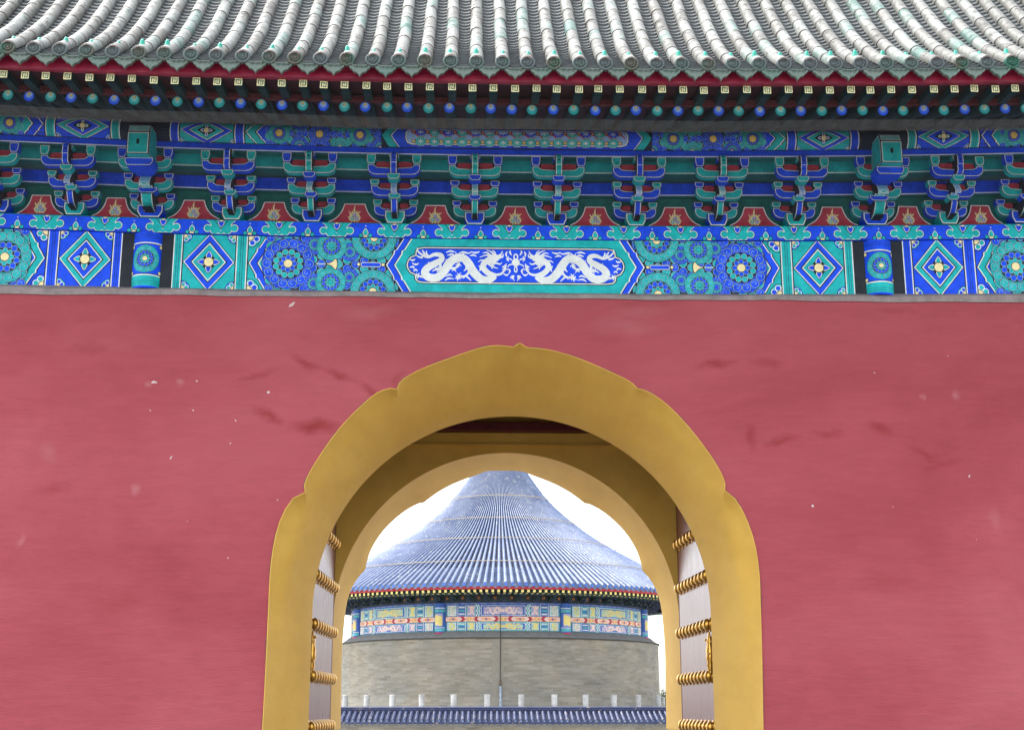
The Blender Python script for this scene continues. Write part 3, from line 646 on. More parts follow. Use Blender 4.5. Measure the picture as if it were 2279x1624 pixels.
for s in (1, -1):
    P.sx = s
    tp = lambda pts, ws, l=76: P.taper([Z(*p) for p in pts], [w_ * K * 1.12 for w_ in ws], 'white', l)
    tp([(520, 800), (560, 808), (605, 790), (645, 795), (650, 825), (610, 850), (560, 880), (540, 915), (570, 945), (625, 945), (668, 905), (700, 850), (745, 815), (795, 812), (832, 850), (865, 905), (915, 952), (975, 955), (1010, 930)],
       [4, 16, 24, 30, 34, 40, 44, 46, 48, 48, 48, 50, 50, 48, 50, 52, 48, 40, 30])
    tp([(1010, 930), (968, 915), (935, 885), (930, 855), (960, 825), (1000, 812)], [30, 34, 34, 34, 36, 40])
    # head, jaw, horns, mane
    for c, r_ in (((985, 815), 30), ((1015, 808), 24), ((1040, 800), 15), ((1000, 838), 18), ((965, 835), 20)): P.disc(Z(*c), r_ * K, 'white', 76, 12)
    for pts in ([(990, 800), (950, 790), (905, 805)], [(985, 795), (950, 772), (925, 778)], [(1000, 790), (985, 768), (950, 755)], [(1010, 788), (1005, 770), (990, 755)],
                [(1030, 795), (1050, 780), (1058, 760)], [(1040, 805), (1060, 800), (1062, 778)], [(1010, 840), (1040, 850), (1055, 838)], [(985, 845), (1000, 870), (1030, 880)],
                [(960, 845), (985, 868), (990, 885)], [(945, 830), (915, 825), (895, 838)]): tp(pts, [12, 9, 3])
    # tail flames
    for pts in ([(545, 805), (515, 790), (490, 765), (488, 745)], [(540, 800), (530, 775), (520, 760)], [(525, 812), (500, 808), (480, 795)], [(560, 802), (548, 780), (552, 765)]): tp(pts, [14, 10, 3])
    # legs and claws
    for hip, paw in (((700, 880), (765, 855)), ((780, 930), (770, 930)), ((560, 930), (495, 935)), ((880, 905), (880, 935)), ((1005, 925), (1075, 880)), ((640, 850), (625, 890)), ((845, 890), (760, 945))):
        m_ = ((hip[0] + paw[0]) / 2 + 12, (hip[1] + paw[1]) / 2 + 12)
        tp([hip, m_, paw], [18, 13, 10]); P.disc(Z(*paw), 9 * K, 'white', 76, 9)
        for k in range(5):
            a = k * 1.18 + 0.3; tp([paw, (paw[0] + 13 * cos(a), paw[1] + 13 * sin(a)), (paw[0] + 22 * cos(a + 0.35), paw[1] + 22 * sin(a + 0.35))], [8, 6, 2])
    # fins along the back
    for x, y in ((690, 838), (720, 815), (755, 790), (800, 788), (838, 828), (862, 862), (890, 900), (600, 872), (575, 858), (545, 950), (590, 975), (640, 968), (930, 980), (975, 985)): tp([(x, y), (x - 8, y - 10), (x - 10, y - 20)], [9, 6, 2])
    # loose flames and clouds
    for pts in ([(680, 775), (710, 765), (740, 772)], [(690, 795), (720, 785), (735, 795)], [(760, 785), (790, 770), (830, 778), (855, 765)], [(850, 770), (880, 775), (905, 765)], [(840, 795), (862, 790), (885, 800)],
                [(455, 850), (480, 860), (500, 850)], [(440, 825), (460, 832), (475, 822)], [(440, 880), (462, 875), (470, 890)], [(465, 905), (480, 895), (492, 905)], [(680, 940), (705, 925), (725, 935)], [(675, 965), (700, 950), (735, 955)],
                [(800, 900), (815, 885), (812, 870)], [(795, 950), (815, 935), (835, 950), (850, 965)], [(590, 905), (615, 890), (640, 900)], [(1055, 870), (1075, 862), (1085, 845)], [(1065, 915), (1085, 925), (1100, 915)], [(900, 860), (912, 880), (905, 900)],
                [(1085, 800), (1082, 780), (1090, 762)], [(1100, 830), (1090, 812), (1100, 795)], [(1110, 945), (1125, 930), (1122, 955)], [(1095, 880), (1108, 895), (1100, 915)], [(720, 900), (735, 890), (750, 905)], [(1120, 790), (1108, 770), (1112, 755)]): tp(pts, [4, 12, 3])
P.sx = 1
P.disc(Z(1147, 838), 27 * K, 'white', 76, 18); P.disc(Z(1147, 800), 17 * K, 'white', 76, 16, 24 * K); P.disc(Z(1147, 800), 8 * K, 'blue', 77, 12, 13 * K)
P.disc(Z(1147, 885), 13 * K, 'white', 76, 14, 24 * K); P.disc(Z(1147, 885), 5 * K, 'blue', 77, 10, 13 * K)
for s in (1, -1):
    P.sx = s
    for pts in ([(1135, 925), (1130, 945), (1138, 965)], [(1120, 820), (1100, 812), (1085, 825)], [(1122, 850), (1100, 858), (1092, 875)]): P.taper([Z(*p) for p in pts], [10 * K, 8 * K, 2 * K], 'white', 76)
P.sx = 1
dp = P.build('dragon_panel', arch, on_arch, v=(0.0, HA), dl=0.00022); dp['label'] = 'blue field with two white dragons facing a pearl, in a teal frame'

# ---- painted column heads
for s in (-1, 1):
    cx = s * BX; dz = sag(cx, 4.2); cr = 0.150
    c = MB(); c.lathe([(cr, ZA0 - 0.02), (cr, ZA1 - 0.002)], 'blue', 28); c.lathe([(0.0, ZA0 - 0.02), (cr, ZA0 - 0.02)], 'blue', 28); c.lathe([(cr, ZA1 - 0.002), (0, ZA1 - 0.002)], 'blue', 28)
    colo = c.build('column', gate, T(cx, 0.165, dz), smooth=R(40))
    P = P2(); W_ = 0.235
    P.rect(-W_, -0.01, W_, 0.115, 'white', 1); P.rect(-W_, -0.01, W_, 0.103, 'teal', 2)
    for q in (0.02, 0.045): P.rect(-W_, q, W_, q + 0.004, 'deep_green', 3)
    P.rect(-W_, 0.43, W_, HA, 'white', 1); P.rect(-W_, 0.442, W_, HA, 'blue', 2)
    for q in (0.49, 0.515): P.rect(-W_, q, W_, q + 0.004, 'deep_blue', 3)
    P.rect(-W_, 0.115, W_, 0.43, 'black', 1); P.rect(-W_, 0.122, W_, 0.423, 'blue', 2)
    P.rosette((0, 0.272), 0.142, 'teal', 'blue', 3, 'cream', 10)
    for q in (-0.155, 0.155):
        for vv in (0.14, 0.405): P.disc((q, vv), 0.022, 'black', 4, 10); P.disc((q, vv), 0.017, 'cream', 5, 10)
    P.build('painted_band', colo, lambda u, v, l: Vector(((cr + l + 0.0006) * sin(u / cr), -(cr + l + 0.0006) * cos(u / cr), ZA0 + v)), cutu=[x * 0.03 for x in range(-8, 9)], v=(0, HA - 0.003), dl=0.00045, mw=T(cx, 0.165, dz))

# ---- plate beam with cloud heads
YP = 0.076; ZP0, ZP1 = 4.508, 4.660; HP = ZP1 - ZP0
b = MB(); b.longbox(-6.8, 6.8, YP, 0.36, ZP0, ZP1, 'blue'); plate = b.build('plate_beam', gate, sagging=True)
b = MB(); b.longbox(-6.8, 6.8, YP - 0.0035, YP - 0.0005, ZP1 - 0.006, ZP1, 'deep_green'); b.longbox(-6.8, 6.8, YP - 0.0035, YP - 0.0005, ZP0, ZP0 + 0.004, 'navy'); b.build('edge_line', plate, sagging=True)
P = P2()
lob = [((0.0, 0.040), 0.034), ((-0.06, 0.048), 0.043), ((0.06, 0.048), 0.043), ((-0.130, 0.064), 0.034), ((0.130, 0.064), 0.034)]
for e, m_, l in ((0.0105, 'black', 1), (0.0065, 'white', 2), (0.0, 'teal', 3)):
    for c, r_ in lob: P.disc(c, r_ + e, m_, l, 18)
    P.poly(smooth_pts([(-0.145 - e, HP), (-0.105 - e, 0.115), (-0.095 - e, 0.09), (-0.11, 0.05), (0.11, 0.05), (0.095 + e, 0.09), (0.105 + e, 0.115), (0.145 + e, HP)], 3), m_, l)
P.poly([(-0.075, HP), (0, 0.055), (0.075, HP)], 'black', 4); P.poly([(-0.068, HP), (0, 0.066), (0.068, HP)], 'teal', 5)
dr = smooth_pts([(0, 0.068), (0.03, 0.10), (0.034, 0.125), (0.02, HP), (-0.02, HP), (-0.034, 0.125), (-0.03, 0.10)], 3, True)
P.poly(dr, 'black', 6); P.poly(inset(dr, 0.004), 'white', 7); P.poly(inset(dr, 0.009), 'blue', 8)
P.disc((0, HP), 0.024, 'black', 9, 14); P.disc((0, HP), 0.020, 'cream', 10, 14); P.disc((0, 0.040), 0.007, 'white', 9, 8); P.disc((0, 0.040), 0.004, 'blue', 10, 8)
cl = P.build('cloud_motif', plate, lambda u, v, l: Vector((u, -0.0006 - l, v)), v=(0.0045, HP - 0.0065), dl=0.0004, mw=T(-0.064, YP, ZP0))
WM_cl = cl.data
P = P2()
P.poly([(-0.075, 0), (0, 0.095), (0.075, 0)], 'black', 1); P.poly([(-0.068, 0), (0, 0.084), (0.068, 0)], 'blue', 2)
dr = smooth_pts([(0, 0.10), (0.03, 0.06), (0.03, 0.035), (0.01, 0.01), (-0.01, 0.01), (-0.03, 0.035), (-0.03, 0.06)], 3, True)
P.poly(dr, 'black', 3); P.poly(inset(dr, 0.004), 'white', 4); P.poly(inset(dr, 0.009), 'teal', 5)
for s in (-1, 1): P.disc((s * 0.045, 0.02), 0.022, 'black', 3, 10); P.disc((s * 0.045, 0.02), 0.018, 'teal', 4, 10)
P.disc((0, 0), 0.027, 'black', 6, 14); P.disc((0, 0), 0.023, 'cream', 7, 14); P.disc((0, 0.118), 0.007, 'white', 6, 8); P.disc((0, 0.118), 0.004, 'blue', 7, 8)
dm = P.build('flower_motif', plate, lambda u, v, l: Vector((u, -0.0006 - l, v)), v=(0.0045, HP), dl=0.0004, mw=T(-0.348, YP, ZP0))
for k in range(-9, 11):
    x = -0.064 + 0.5685 * k; x2 = -0.348 + 0.5685 * k
    if k: put('cloud_motif', cl.data, plate, T(x, YP, ZP0 + sag(x, 4.55))); put('flower_motif', dm.data, plate, T(x2, YP, ZP0 + sag(x2, 4.55)))
    else: cl.matrix_basis = T(x, YP, ZP0 + sag(x, 4.55)); dm.matrix_basis = T(x2, YP, ZP0 + sag(x2, 4.55))

# ---- longitudinal beams behind the brackets
def beam(name, y0, y1, z0, z1, mat, line=True, under='deep_green', x=6.7):
    b = MB(); b.longbox(-x, x, y0, y1, z0, z1, mat)
    o = b.build(name, gate, sagging=True)
    if line:
        b = MB(); b.longbox(-x, x, y0 - 0.0025, y0 - 0.0005, z0 + 0.003, z0 + 0.013, 'white'); b.build('white_line', o, sagging=True)
        b = MB(); b.longbox(-x, x, y0 + 0.001, y1 - 0.001, z0 - 0.003, z0 - 0.0005, under); b.build('underside', o, sagging=True)
    return o
beam('tie_beam', 0.15, 0.30, 5.004, 5.140, 'blue')
beam('tie_beam', -0.045, 0.045, 5.161, 5.300, 'teal')
beam('eave_beam', -0.264, -0.16, 5.246, 5.330, 'blue')
beam('soffit_board', 0.047, 0.30, 5.166, 5.18, 'deep_green', False)
beam('soffit_board', -0.16, -0.048, 5.29, 5.302, 'deep_green', False)
beam('backing_board', 0.232, 0.30, 4.662, 5.003, 'deep_green', False)

# ---- bracket sets
SPOTS = [0.408, 1.20, 2.02, 2.81, BX, 4.36, 5.10, 5.85]
YB, ZB = 0.18, 4.662
def outlined(mb, pts, y0, y1, fill, side=None, b=0.006, w=0.010):
    mb.prism(pts, y0, y1, side or fill, 'black')
    mb.sheet(inset(pts, b), y0 - 0.0012, 'white'); mb.sheet(inset(pts, b + w), y0 - 0.0024, fill)
def sandwich(mb, prof, w_, fill):
    e = [(-w_ / 2, -w_ / 2 + 0.005, 'black'), (-w_ / 2 + 0.005, -w_ / 2 + 0.012, 'white'), (-w_ / 2 + 0.012, w_ / 2 - 0.012, fill), (w_ / 2 - 0.012, w_ / 2 - 0.005, 'white'), (w_ / 2 - 0.005, w_ / 2, 'black')]
    for a, b_, m_ in e: mb.prism(prof, a, b_, m_, axis='x')
def dou(mb, cx, y, z0, z1, wt, wb, fill, depth=0.05):
    zm = z0 + (z1 - z0) * 0.45
    outlined(mb, [(cx - wt, z1), (cx - wt, zm), (cx - wb, z0), (cx + wb, z0), (cx + wt, zm), (cx + wt, z1)], y, y + depth * 2, fill, b=0.003, w=0.006)
def bracket_meshes(F, D, wide):
    """F colour of arms, D colour of blocks"""
    M_ = {}
    nw = 0.115 if wide else 0.070
    b = MB(); wt = 0.128 if wide else 0.102
    outlined(b, [(-wt, 0.135), (-wt, 0.06), (-wt * 0.72, 0.0), (wt * 0.72, 0.0), (wt, 0.06), (wt, 0.135)], -0.10, 0.05, D, b=0.005, w=0.010)
    b.box(-nw * 0.42, nw * 0.42, -0.104, -0.1026, 0.045, 0.10, 'slit')
    M_['bracket_set'] = b.mesh('bracket_set')
    arms = []
    for i, (w_, c, y) in enumerate(((0.216, 0.160, 0.0), (0.234, 0.296, -0.2), (0.258, 0.438, -0.4))):
        k = 0.052
        bottom = [(-w_, 0.050), (-w_, 0.000), (-w_ + 0.018, -0.034), (-w_ + 0.05, -0.056), (-w_ + 0.085, -0.062)]
        topl = [(-w_ + 0.066, 0.050), (-w_ + 0.076, 0.034), (-w_ + 0.10, 0.020), (-0.05, 0.016)]
        pts = [(x, c + z) for x, z in bottom] + [(-x, c + z) for x, z in reversed(bottom)] + [(-x, c + z) for x, z in topl] + [(x, c + z) for x, z in reversed(topl)]
        b = MB(); outlined(b, pts, y - 0.033, y + 0.033, F, b=0.004, w=0.0065)
        b.sheet([(-w_ + 0.030, c + 0.0), (w_ - 0.030, c + 0.0), (w_ - 0.030, c + 0.085), (-w_ + 0.030, c + 0.085)], y - 0.004, 'black')
        for s in (-1, 1):
            r_ = [(s * x, z) for x, z in smooth_pts([(w_ - 0.085, c + 0.062), (w_ - 0.085, c + 0.040), (w_ - 0.11, c + 0.026), (0.07, c + 0.024), (0.045, c + 0.04), (0.048, c + 0.082), (w_ - 0.10, c + 0.084)], 2, True)]
            b.sheet(r_, y - 0.007, 'red')
        arms.append(b.mesh('cross_arm'))
        b1 = MB(); dou(b1, 0, y - 0.045, c + 0.050, c + 0.112 if i < 2 else c + 0.150, 0.046, 0.032, D, 0.04)
        b1.box(-0.006, 0.006, y - 0.0500, y - 0.0480, c + 0.080, c + 0.090, 'slit'); arms.append(b1.mesh('bearing_block')); arms.append(w_ - 0.036)
    M_['arms'] = arms
    b = MB(); sandwich(b, smooth_pts([(-0.02, 0.055), (-0.12, 0.062), (-0.20, 0.085), (-0.255, 0.13), (-0.268, 0.190), (-0.02, 0.195)], 3), nw, F); b.box(-nw * 0.36, nw * 0.36, -0.235, -0.115, 0.050, 0.064, 'slit'); M_['arm1'] = b.mesh('projecting_arm')
    b = MB(); dou(b, 0, -0.255, 0.198, 0.258, nw * 0.75 + 0.008, nw * 0.55, D, 0.05); M_['blk1'] = b.mesh('bearing_block')
    b = MB(); sandwich(b, [(-0.05, 0.405), (-0.29, 0.400), (-0.40, 0.262), (-0.405, 0.232), (-0.385, 0.218), (-0.30, 0.262), (-0.26, 0.245), (-0.05, 0.27)], nw, 'pale_' + F)  # paler coat puts the light on this up-facing nose into its colour
    dsh = [(nw * 0.30 * cos(a), 0.224 + nw * 0.26 * sin(a) * 1.2) for a in [pi * q / 8 for q in range(9)]]
    b.sheet([(x, z) for x, z in dsh], -0.4075, 'white'); b.sheet(inset(dsh, 0.006), -0.409, F)
    M_['arm2'] = b.mesh('projecting_arm')
    b = MB(); dou(b, 0, -0.455, 0.325, 0.388, nw * 0.75 + 0.008, nw * 0.55, D, 0.05); M_['blk2'] = b.mesh('bearing_block')
    b = MB(); sandwich(b, [(-0.25, 0.585), (-0.50, 0.585), (-0.525, 0.555), (-0.525, 0.470), (-0.510, 0.462), (-0.515, 0.42), (-0.49, 0.392), (-0.25, 0.392)], nw, F); b.box(-nw * 0.12, nw * 0.12, -0.5275, -0.5255, 0.515, 0.530, 'slit')
    b.box(-nw / 2 + 0.004, nw / 2 - 0.004, -0.529, -0.5262, 0.470, 0.476, 'white')
    M_['arm3'] = b.mesh('projecting_arm')
    b = MB(); dou(b, 0, -0.450, 0.545, 0.588, 0.052, 0.04, D, 0.04); M_['blk3'] = b.mesh('bearing_block')
    return M_
KIT = {('blue', 0): bracket_meshes('blue', 'teal', False), ('teal', 0): bracket_meshes('teal', 'blue', False), ('teal', 1): bracket_meshes('teal', 'blue', True)}
for sx in (-1, 1):
    for i, xx in enumerate(SPOTS):
        x = sx * xx; wide = 1 if i == 4 else 0; F = 'teal' if i % 2 == 0 else 'blue'
        k = KIT[(F, wide)]; mw = T(x, YB, ZB + sag(x, 4.75) * 1.06)
        root = put('bracket_set', k['bracket_set'], gate, mw)
        for j in range(3):
            put('cross_arm', k['arms'][3 * j], root, mw)
            for s in (-1, 1): put('bearing_block', k['arms'][3 * j + 1], root, mw @ T(s * k['arms'][3 * j + 2], 0, 0))
        for nme in ('arm1', 'arm2') + (() if wide else ('arm3',)): put('projecting_arm', k[nme], root, mw)
        for nme in ('blk1', 'blk2') + (() if wide else ('blk3',)): put('bearing_block', k[nme], root, mw)
        if wide:                                    # heavy beam nose over the column
            b = MB(); w2 = 0.105
            dz = sag(x, 5.1)
            def fr(z): return z
            NF, N0, N1, N2 = -0.555, 5.062, 5.288, 5.372
            b.prism([(-0.20, N0), (NF, N0), (NF, N1), (NF + 0.045, N2), (-0.20, N2 + 0.01)], -w2, w2, 'teal', axis='x')
            fpts = [(-w2, N0), (w2, N0), (w2, N1), (-w2, N1)]
            b.sheet(fpts, NF - 0.0012, 'black'); b.sheet(inset(fpts, 0.007), NF - 0.0024, 'white'); b.sheet(inset(fpts, 0.015), NF - 0.0036, 'teal')
            b.sheet([(-0.014, N0 + 0.10), (0.014, N0 + 0.10), (0.014, N0 + 0.15), (-0.014, N0 + 0.15)], NF - 0.0048, 'slit')
            def slope(u, t, e): return (u, NF - 0.0012 + 0.0462 * t - e, N1 + (N2 - N1) * t + e * 0.4)
            for (a, t0, t1, m_, e) in ((1.0, 0.0, 1.0, 'black', 0.0012), (0.93, 0.06, 0.92, 'white', 0.0024), (0.86, 0.15, 0.83, 'pale_teal', 0.0036)):
                b.add([slope(-w2 * a, t0, e), slope(w2 * a, t0, e), slope(w2 * a, t1, e), slope(-w2 * a, t1, e)], [(0, 1, 2, 3)], m_)
            for s in (-1, 1):
                for a, m_, e in ((0.0, 'black', 0.0012), (0.007, 'white', 0.0024), (0.015, 'teal', 0.0036)):
                    b.add([(s * (w2 + e), -0.27 - a, N0 + a), (s * (w2 + e), NF + a, N0 + a), (s * (w2 + e), NF + a, N1 - a), (s * (w2 + e), NF + 0.045 + a * 0.6, N2 - a), (s * (w2 + e), -0.27 - a, N2 - a)], [(0, 1, 2, 3, 4)], m_)
            b.build('beam_nose', gate, T(x, 0, dz))
            b = MB(); dou(b, 0, -0.475, 4.978, 5.058, 0.135, 0.11, 'blue', 0.10); b.build('nose_block', gate, T(x, 0, dz))

# ---- red infill panels with flaming jewels
flame = P2()
for k in range(11):
    a = R(-28 + k * 236 / 10); r0 = 0.030; L_ = 0.062 + 0.020 * (k % 2) + (0.022 if k == 5 else 0)
    L_ *= 0.85 + 0.25 * max(0, sin(a)); w_ = 0.016
    c = (0, 0.052)
    p0 = (c[0] + r0 * cos(a), c[1] + r0 * sin(a)); p1 = (c[0] + L_ * 0.7 * cos(a + 0.05), c[1] + L_ * 0.75 * sin(a + 0.05)); p2 = (c[0] + L_ * cos(a - 0.05), c[1] + L_ * 1.08 * sin(a - 0.05))
    flame.taper([p0, p1, p2], [w_ * 1.3, w_, 0.002], 'cream', 1, 3)
flame.poly(smooth_pts([(-0.045, 0.012), (0.045, 0.012), (0.055, 0.05), (0.03, 0.085), (0, 0.10), (-0.03, 0.085), (-0.055, 0.05)], 3, True), 'cream', 2)
for s in (-1, 0, 1): flame.taper([(s * 0.025, 0.012), (s * 0.03 + 0.004, 0.004), (s * 0.035, -0.002)], [0.02, 0.012, 0.002], 'cream', 2, 3)
for (c, m_) in (((0, 0.070), 'lilac'), ((-0.023, 0.034), 'pale_teal'), ((0.023, 0.034), 'lilac')):
    flame.disc(c, 0.0205, 'rust', 3, 14); flame.disc(c, 0.0185, m_, 4, 14); flame.disc((c[0] - 0.003, c[1] + 0.004), 0.006, 'white', 5, 8)
allx = sorted([-x for x in SPOTS] + SPOTS); fm = None
for a, b_ in zip(allx, allx[1:]):
    c = (a + b_) / 2; g_ = (b_ - a) / 2; dz = sag(c, 4.75)
    hb = g_ - 0.115; ht = g_ * 0.26
    side = smooth_pts([(hb, 0.0), (hb * 0.92, 0.050), (hb * 0.66, 0.095), (hb * 0.48, 0.16), (ht * 1.06, 0.235)], 4) + [(ht, 0.25)]
    pts = side + [(-x, z) for x, z in reversed(side)]
    mb = MB(); mb.prism(pts, 0.205, 0.231, 'deep_green', 'black'); mb.sheet(inset(pts, 0.005), 0.2038, 'white'); mb.sheet(inset(pts, 0.016), 0.2026, 'red')
    ip = mb.build('infill_panel', gate, T(c, 0, ZB + 0.001 + dz))
    if fm is None: fm = flame.build('flame_jewel', ip, lambda u, v, l: Vector((u, -l, v)), mw=T(c, 0.2020, ZB + 0.052 + dz), dl=0.0008).data
    else: put('flame_jewel', fm, ip, T(c, 0.2020, ZB + 0.052 + dz))

# ---- eave purlin, painted round its belly
PY, PZ, PR = -0.225, 5.422, 0.115
b = MB(); n = 30; segs = 16; vs = []
for i in range(n + 1):
    x = -6.7 + 13.4 * i / n
    vs += [(x, PY - PR * cos(2 * pi * k / segs), PZ + PR * sin(2 * pi * k / segs)) for k in range(segs)]
b.add(vs, [(i * segs + k, i * segs + (k + 1) % segs, (i + 1) * segs + (k + 1) % segs, (i + 1) * segs + k) for i in range(n) for k in range(segs)], 'navy')
purlin = b.build('eave_purlin', gate, sagging=True, smooth=True)
HPUR = 0.235; V0 = -0.128
def on_pur(u, v, l):
    a = (v + V0) / PR; rr = PR + 0.0012 + l; z = PZ + rr * sin(a); return Vector((u, PY - rr * cos(a), z + sag(u, PZ)))
cv = [0.02 * q for q in range(1, 12)]
for sx in (-1, 1):
    for d, A, B in ((-1, 'blue', 'teal'), (1, 'teal', 'blue')):
        def mk():
            P = P2(); P.ox = sx * BX; P.sx = sx * d; return P
        P = mk(); strip(P, 0.235, 0.335, HPUR, A, 2); P.build('end_strip', purlin, on_pur, cutv=cv, v=(0, HPUR))
        P = mk(); diamond_block(P, 0.340, 0.855, HPUR, B, A, 1, 0.55); P.build('diamond_panel', purlin, on_pur, cutv=cv, v=(0, HPUR), u=sorted((P.tr((0.340, 0))[0], P.tr((0.855, 0))[0])))
        P = mk(); strip(P, 0.860, 0.965, HPUR, A, 2); P.build('band_strip', purlin, on_pur, cutv=cv, v=(0, HPUR))
        P = mk(); e = 2.29 if d < 0 else 2.9; P.rect(0.97, 0, e, HPUR, B, 1); chevron(P, 0.975, 0.10, e, HPUR, A, B, 2, (0.10, 0.20))
        for q in range(24):
            for t_ in range(4):
                cc = (1.20 + q * 0.070, 0.01 + t_ * 0.072 + 0.036 * (q % 2)); P.swirl(cc, 0.036, ('blue', 'teal')[(q // 3 + t_) % 2], 10, q + t_)
        for q in range(4 if d < 0 else 5):
            c = 1.30 + q * 0.392
            P.rosette((c, 0.115), 0.105, 'teal' if q % 2 == 0 else 'blue', 'blue', 14, 'cream', 10)
            P.disc((c, 0.115), 0.040, 'black', 29, 14); P.disc((c, 0.115), 0.034, 'gold', 30, 14)
            for t_ in (0.0, HPUR): P.rosette((c + 0.196, t_), 0.088, 'blue' if q % 2 == 0 else 'teal', 'teal', 14, 'gold', 10)
            P.swirl((c + 0.196, 0.115), 0.03, 'blue', 28)
        P.build('rosette_panel', purlin, on_pur, cutv=cv, v=(0, HPUR), u=sorted((P.tr((0.97, 0))[0], P.tr((e, 0))[0])), dl=0.0003)
P = P2()
def hx(t, c): return [(-t, HPUR / 2), (-c, HPUR), (c, HPUR), (t, HPUR / 2), (c, 0), (-c, 0)]
P.poly(hx(1.325, 1.25), 'black', 1); P.poly(hx(1.318, 1.243), 'teal', 2); P.poly(hx(1.24, 1.16), 'black', 3); P.poly(hx(1.232, 1.152), 'white', 4); P.poly(hx(1.222, 1.142), 'blue', 5)
q = [(1.02, 0.208), (1.075, 0.19), (1.095, 0.15), (1.095, 0.085), (1.075, 0.045), (1.02, 0.028)]
cart = q + [(-x, y) for x, y in reversed(q)]
P.poly(cart, 'black', 6); P.poly(inset(cart, 0.006), 'white', 7); P.poly(inset(cart, 0.014), 'gold', 8); P.poly(inset(cart, 0.016), 'pale_blue', 9)
for row, v_ in enumerate((0.160, 0.068)):
    for k in range(-8, 9):
        c = (k * 0.1345, v_); col_ = 'teal' if (k % 2 == 0 or row) else 'blue'
        if abs(c[0]) > 1.04: continue
        oc = [(c[0] + 0.066 * cos(pi / 8 + pi / 4 * i), c[1] + 0.050 * sin(pi / 8 + pi / 4 * i)) for i in range(8)]
        P.poly(oc, 'black', 10); P.poly(inset(oc, 0.004), 'white', 11); P.poly(inset(oc, 0.008), col_, 12)
        for t_ in range(4):
            a = t_ * pi / 4; P.line([(c[0] - 0.032 * cos(a), c[1] - 0.025 * sin(a)), (c[0] + 0.032 * cos(a), c[1] + 0.025 * sin(a))], 0.004, 'white', 13)
        P.disc(c, 0.009, 'white', 14, 8)
for k in range(-8, 8):
    c = ((k + 0.5) * 0.1345, 0.160)
    P.line([(c[0] - 0.045, c[1] + 0.045), (c[0] + 0.045, c[1] - 0.045)], 0.012, 'red', 15)
    P.disc(c, 0.022, 'black', 16, 10); P.disc(c, 0.017, 'red', 17, 10); P.disc(c, 0.007, 'cream', 18, 8)
    P.rect(c[0] - 0.02, 0.055, c[0] + 0.02, 0.082, 'black', 15); P.rect(c[0] - 0.015, 0.059, c[0] + 0.015, 0.078, 'gold', 16)
P.build('lattice_panel', purlin, on_pur, cutv=cv, v=(0.004, HPUR), dl=0.0003)

# ---- rafters
PITCHR = 0.1833
YF, ZF = -1.89, 5.195; YR, ZR = -1.57, 5.145
sl = (5.575 - ZR) / (PY - YR)
ra = MB(); rr_ = 0.048; L_ = 2.2; nseg = 14
vs = [(rr_ * cos(2 * pi * k / nseg), t, sl * t + rr_ * sin(2 * pi * k / nseg)) for t in (0, L_) for k in range(nseg)]
ra.add(vs, [(k, (k + 1) % nseg, nseg + (k + 1) % nseg, nseg + k) for k in range(nseg)] + [tuple(range(nseg))], 'rafter_green'); rafter_me = ra.mesh('rafter', smooth=R(40))
def pearl(cs):
    P = P2()
    P.disc((0, 0), 0.047, cs[0], 1, 20); P.disc((0, 0.007), 0.037, cs[1], 2, 18); P.disc((0, 0.015), 0.028, cs[2], 3, 16); P.disc((0, 0.023), 0.0145, 'rust', 4, 12); P.disc((0, 0.023), 0.012, 'gold', 5, 12)
    return P
paint('mid_blue', (0.06, 0.18, 0.85), 0.45, 0.1); paint('mid_teal', (0.05, 0.42, 0.44), 0.45, 0.1); paint('ball_blue', (0.01, 0.08, 0.75), 0.4, 0.1); paint('ball_teal', (0.01, 0.30, 0.31), 0.4, 0.1)
fe = lambda u, v, l: Vector((u, -l - 0.001, v))
pe = {}
fl = MB(); fs_ = 0.034; fsl = 0.10
fl.add([(x, t, fsl * t + z) for t in (0, 0.95) for x, z in ((-fs_, -fs_), (fs_, -fs_), (fs_, fs_), (-fs_, fs_))], [(0, 1, 5, 4), (1, 2, 6, 5), (2, 3, 7, 6), (3, 0, 4, 7), (3, 2, 1, 0)], 'rafter_green'); fly_me = fl.mesh('flying_rafter')
P = P2(); P.rect(-0.033, -0.033, 0.033, 0.033, 'deep_green', 1)
w_ = 0.0075; e = 0.0285
P.line([(-e, -e), (e, -e), (e, e), (-e, e)], w_, 'cream', 2, True)
for pts in ([(-e * 0.40, -e), (-e * 0.40, e * 0.42)], [(e * 0.40, e), (e * 0.40, -e * 0.42)], [(-e * 0.40, 0), (e * 0.40, 0)], [(-e * 0.40, e * 0.42), (0, e * 0.42)], [(e * 0.40, -e * 0.42), (0, -e * 0.42)]): P.line(pts, 0.0062, 'cream', 3)
emb = None
for i in range(-7, 56):
    x = -4.453 + i * 0.1825 + rnd.uniform(-0.008, 0.008); dz = sag(x, 5.2) + rnd.uniform(-0.006, 0.006)
    mw = T(x, YF, ZF + dz) @ Matrix.Rotation(rnd.uniform(-0.03, 0.03), 4, 'Y')
    f = put('flying_rafter', fly_me, gate, mw)
    if emb is None: emb = P.build('gold_emblem', f, fe, mw=mw, dl=0.0006).data
    else: put('gold_emblem', emb, f, mw)
    x = -4.508 + i * 0.1841 + rnd.uniform(-0.006, 0.006); dz = sag(x, 5.15) + rnd.uniform(-0.004, 0.004); mw = T(x, YR, ZR + dz)
    r_ = put('rafter', rafter_me, gate, mw); odd = (i + (1 if i >= 24 else 0)) % 2
    if odd not in pe: pe[odd] = pearl(('ball_blue', 'mid_blue', 'pale_blue') if odd else ('ball_teal', 'mid_teal', 'pale_teal')).build('rafter_end', r_, fe, mw=mw, dl=0.0008).data
    else: put('rafter_end', pe[odd], r_, mw)
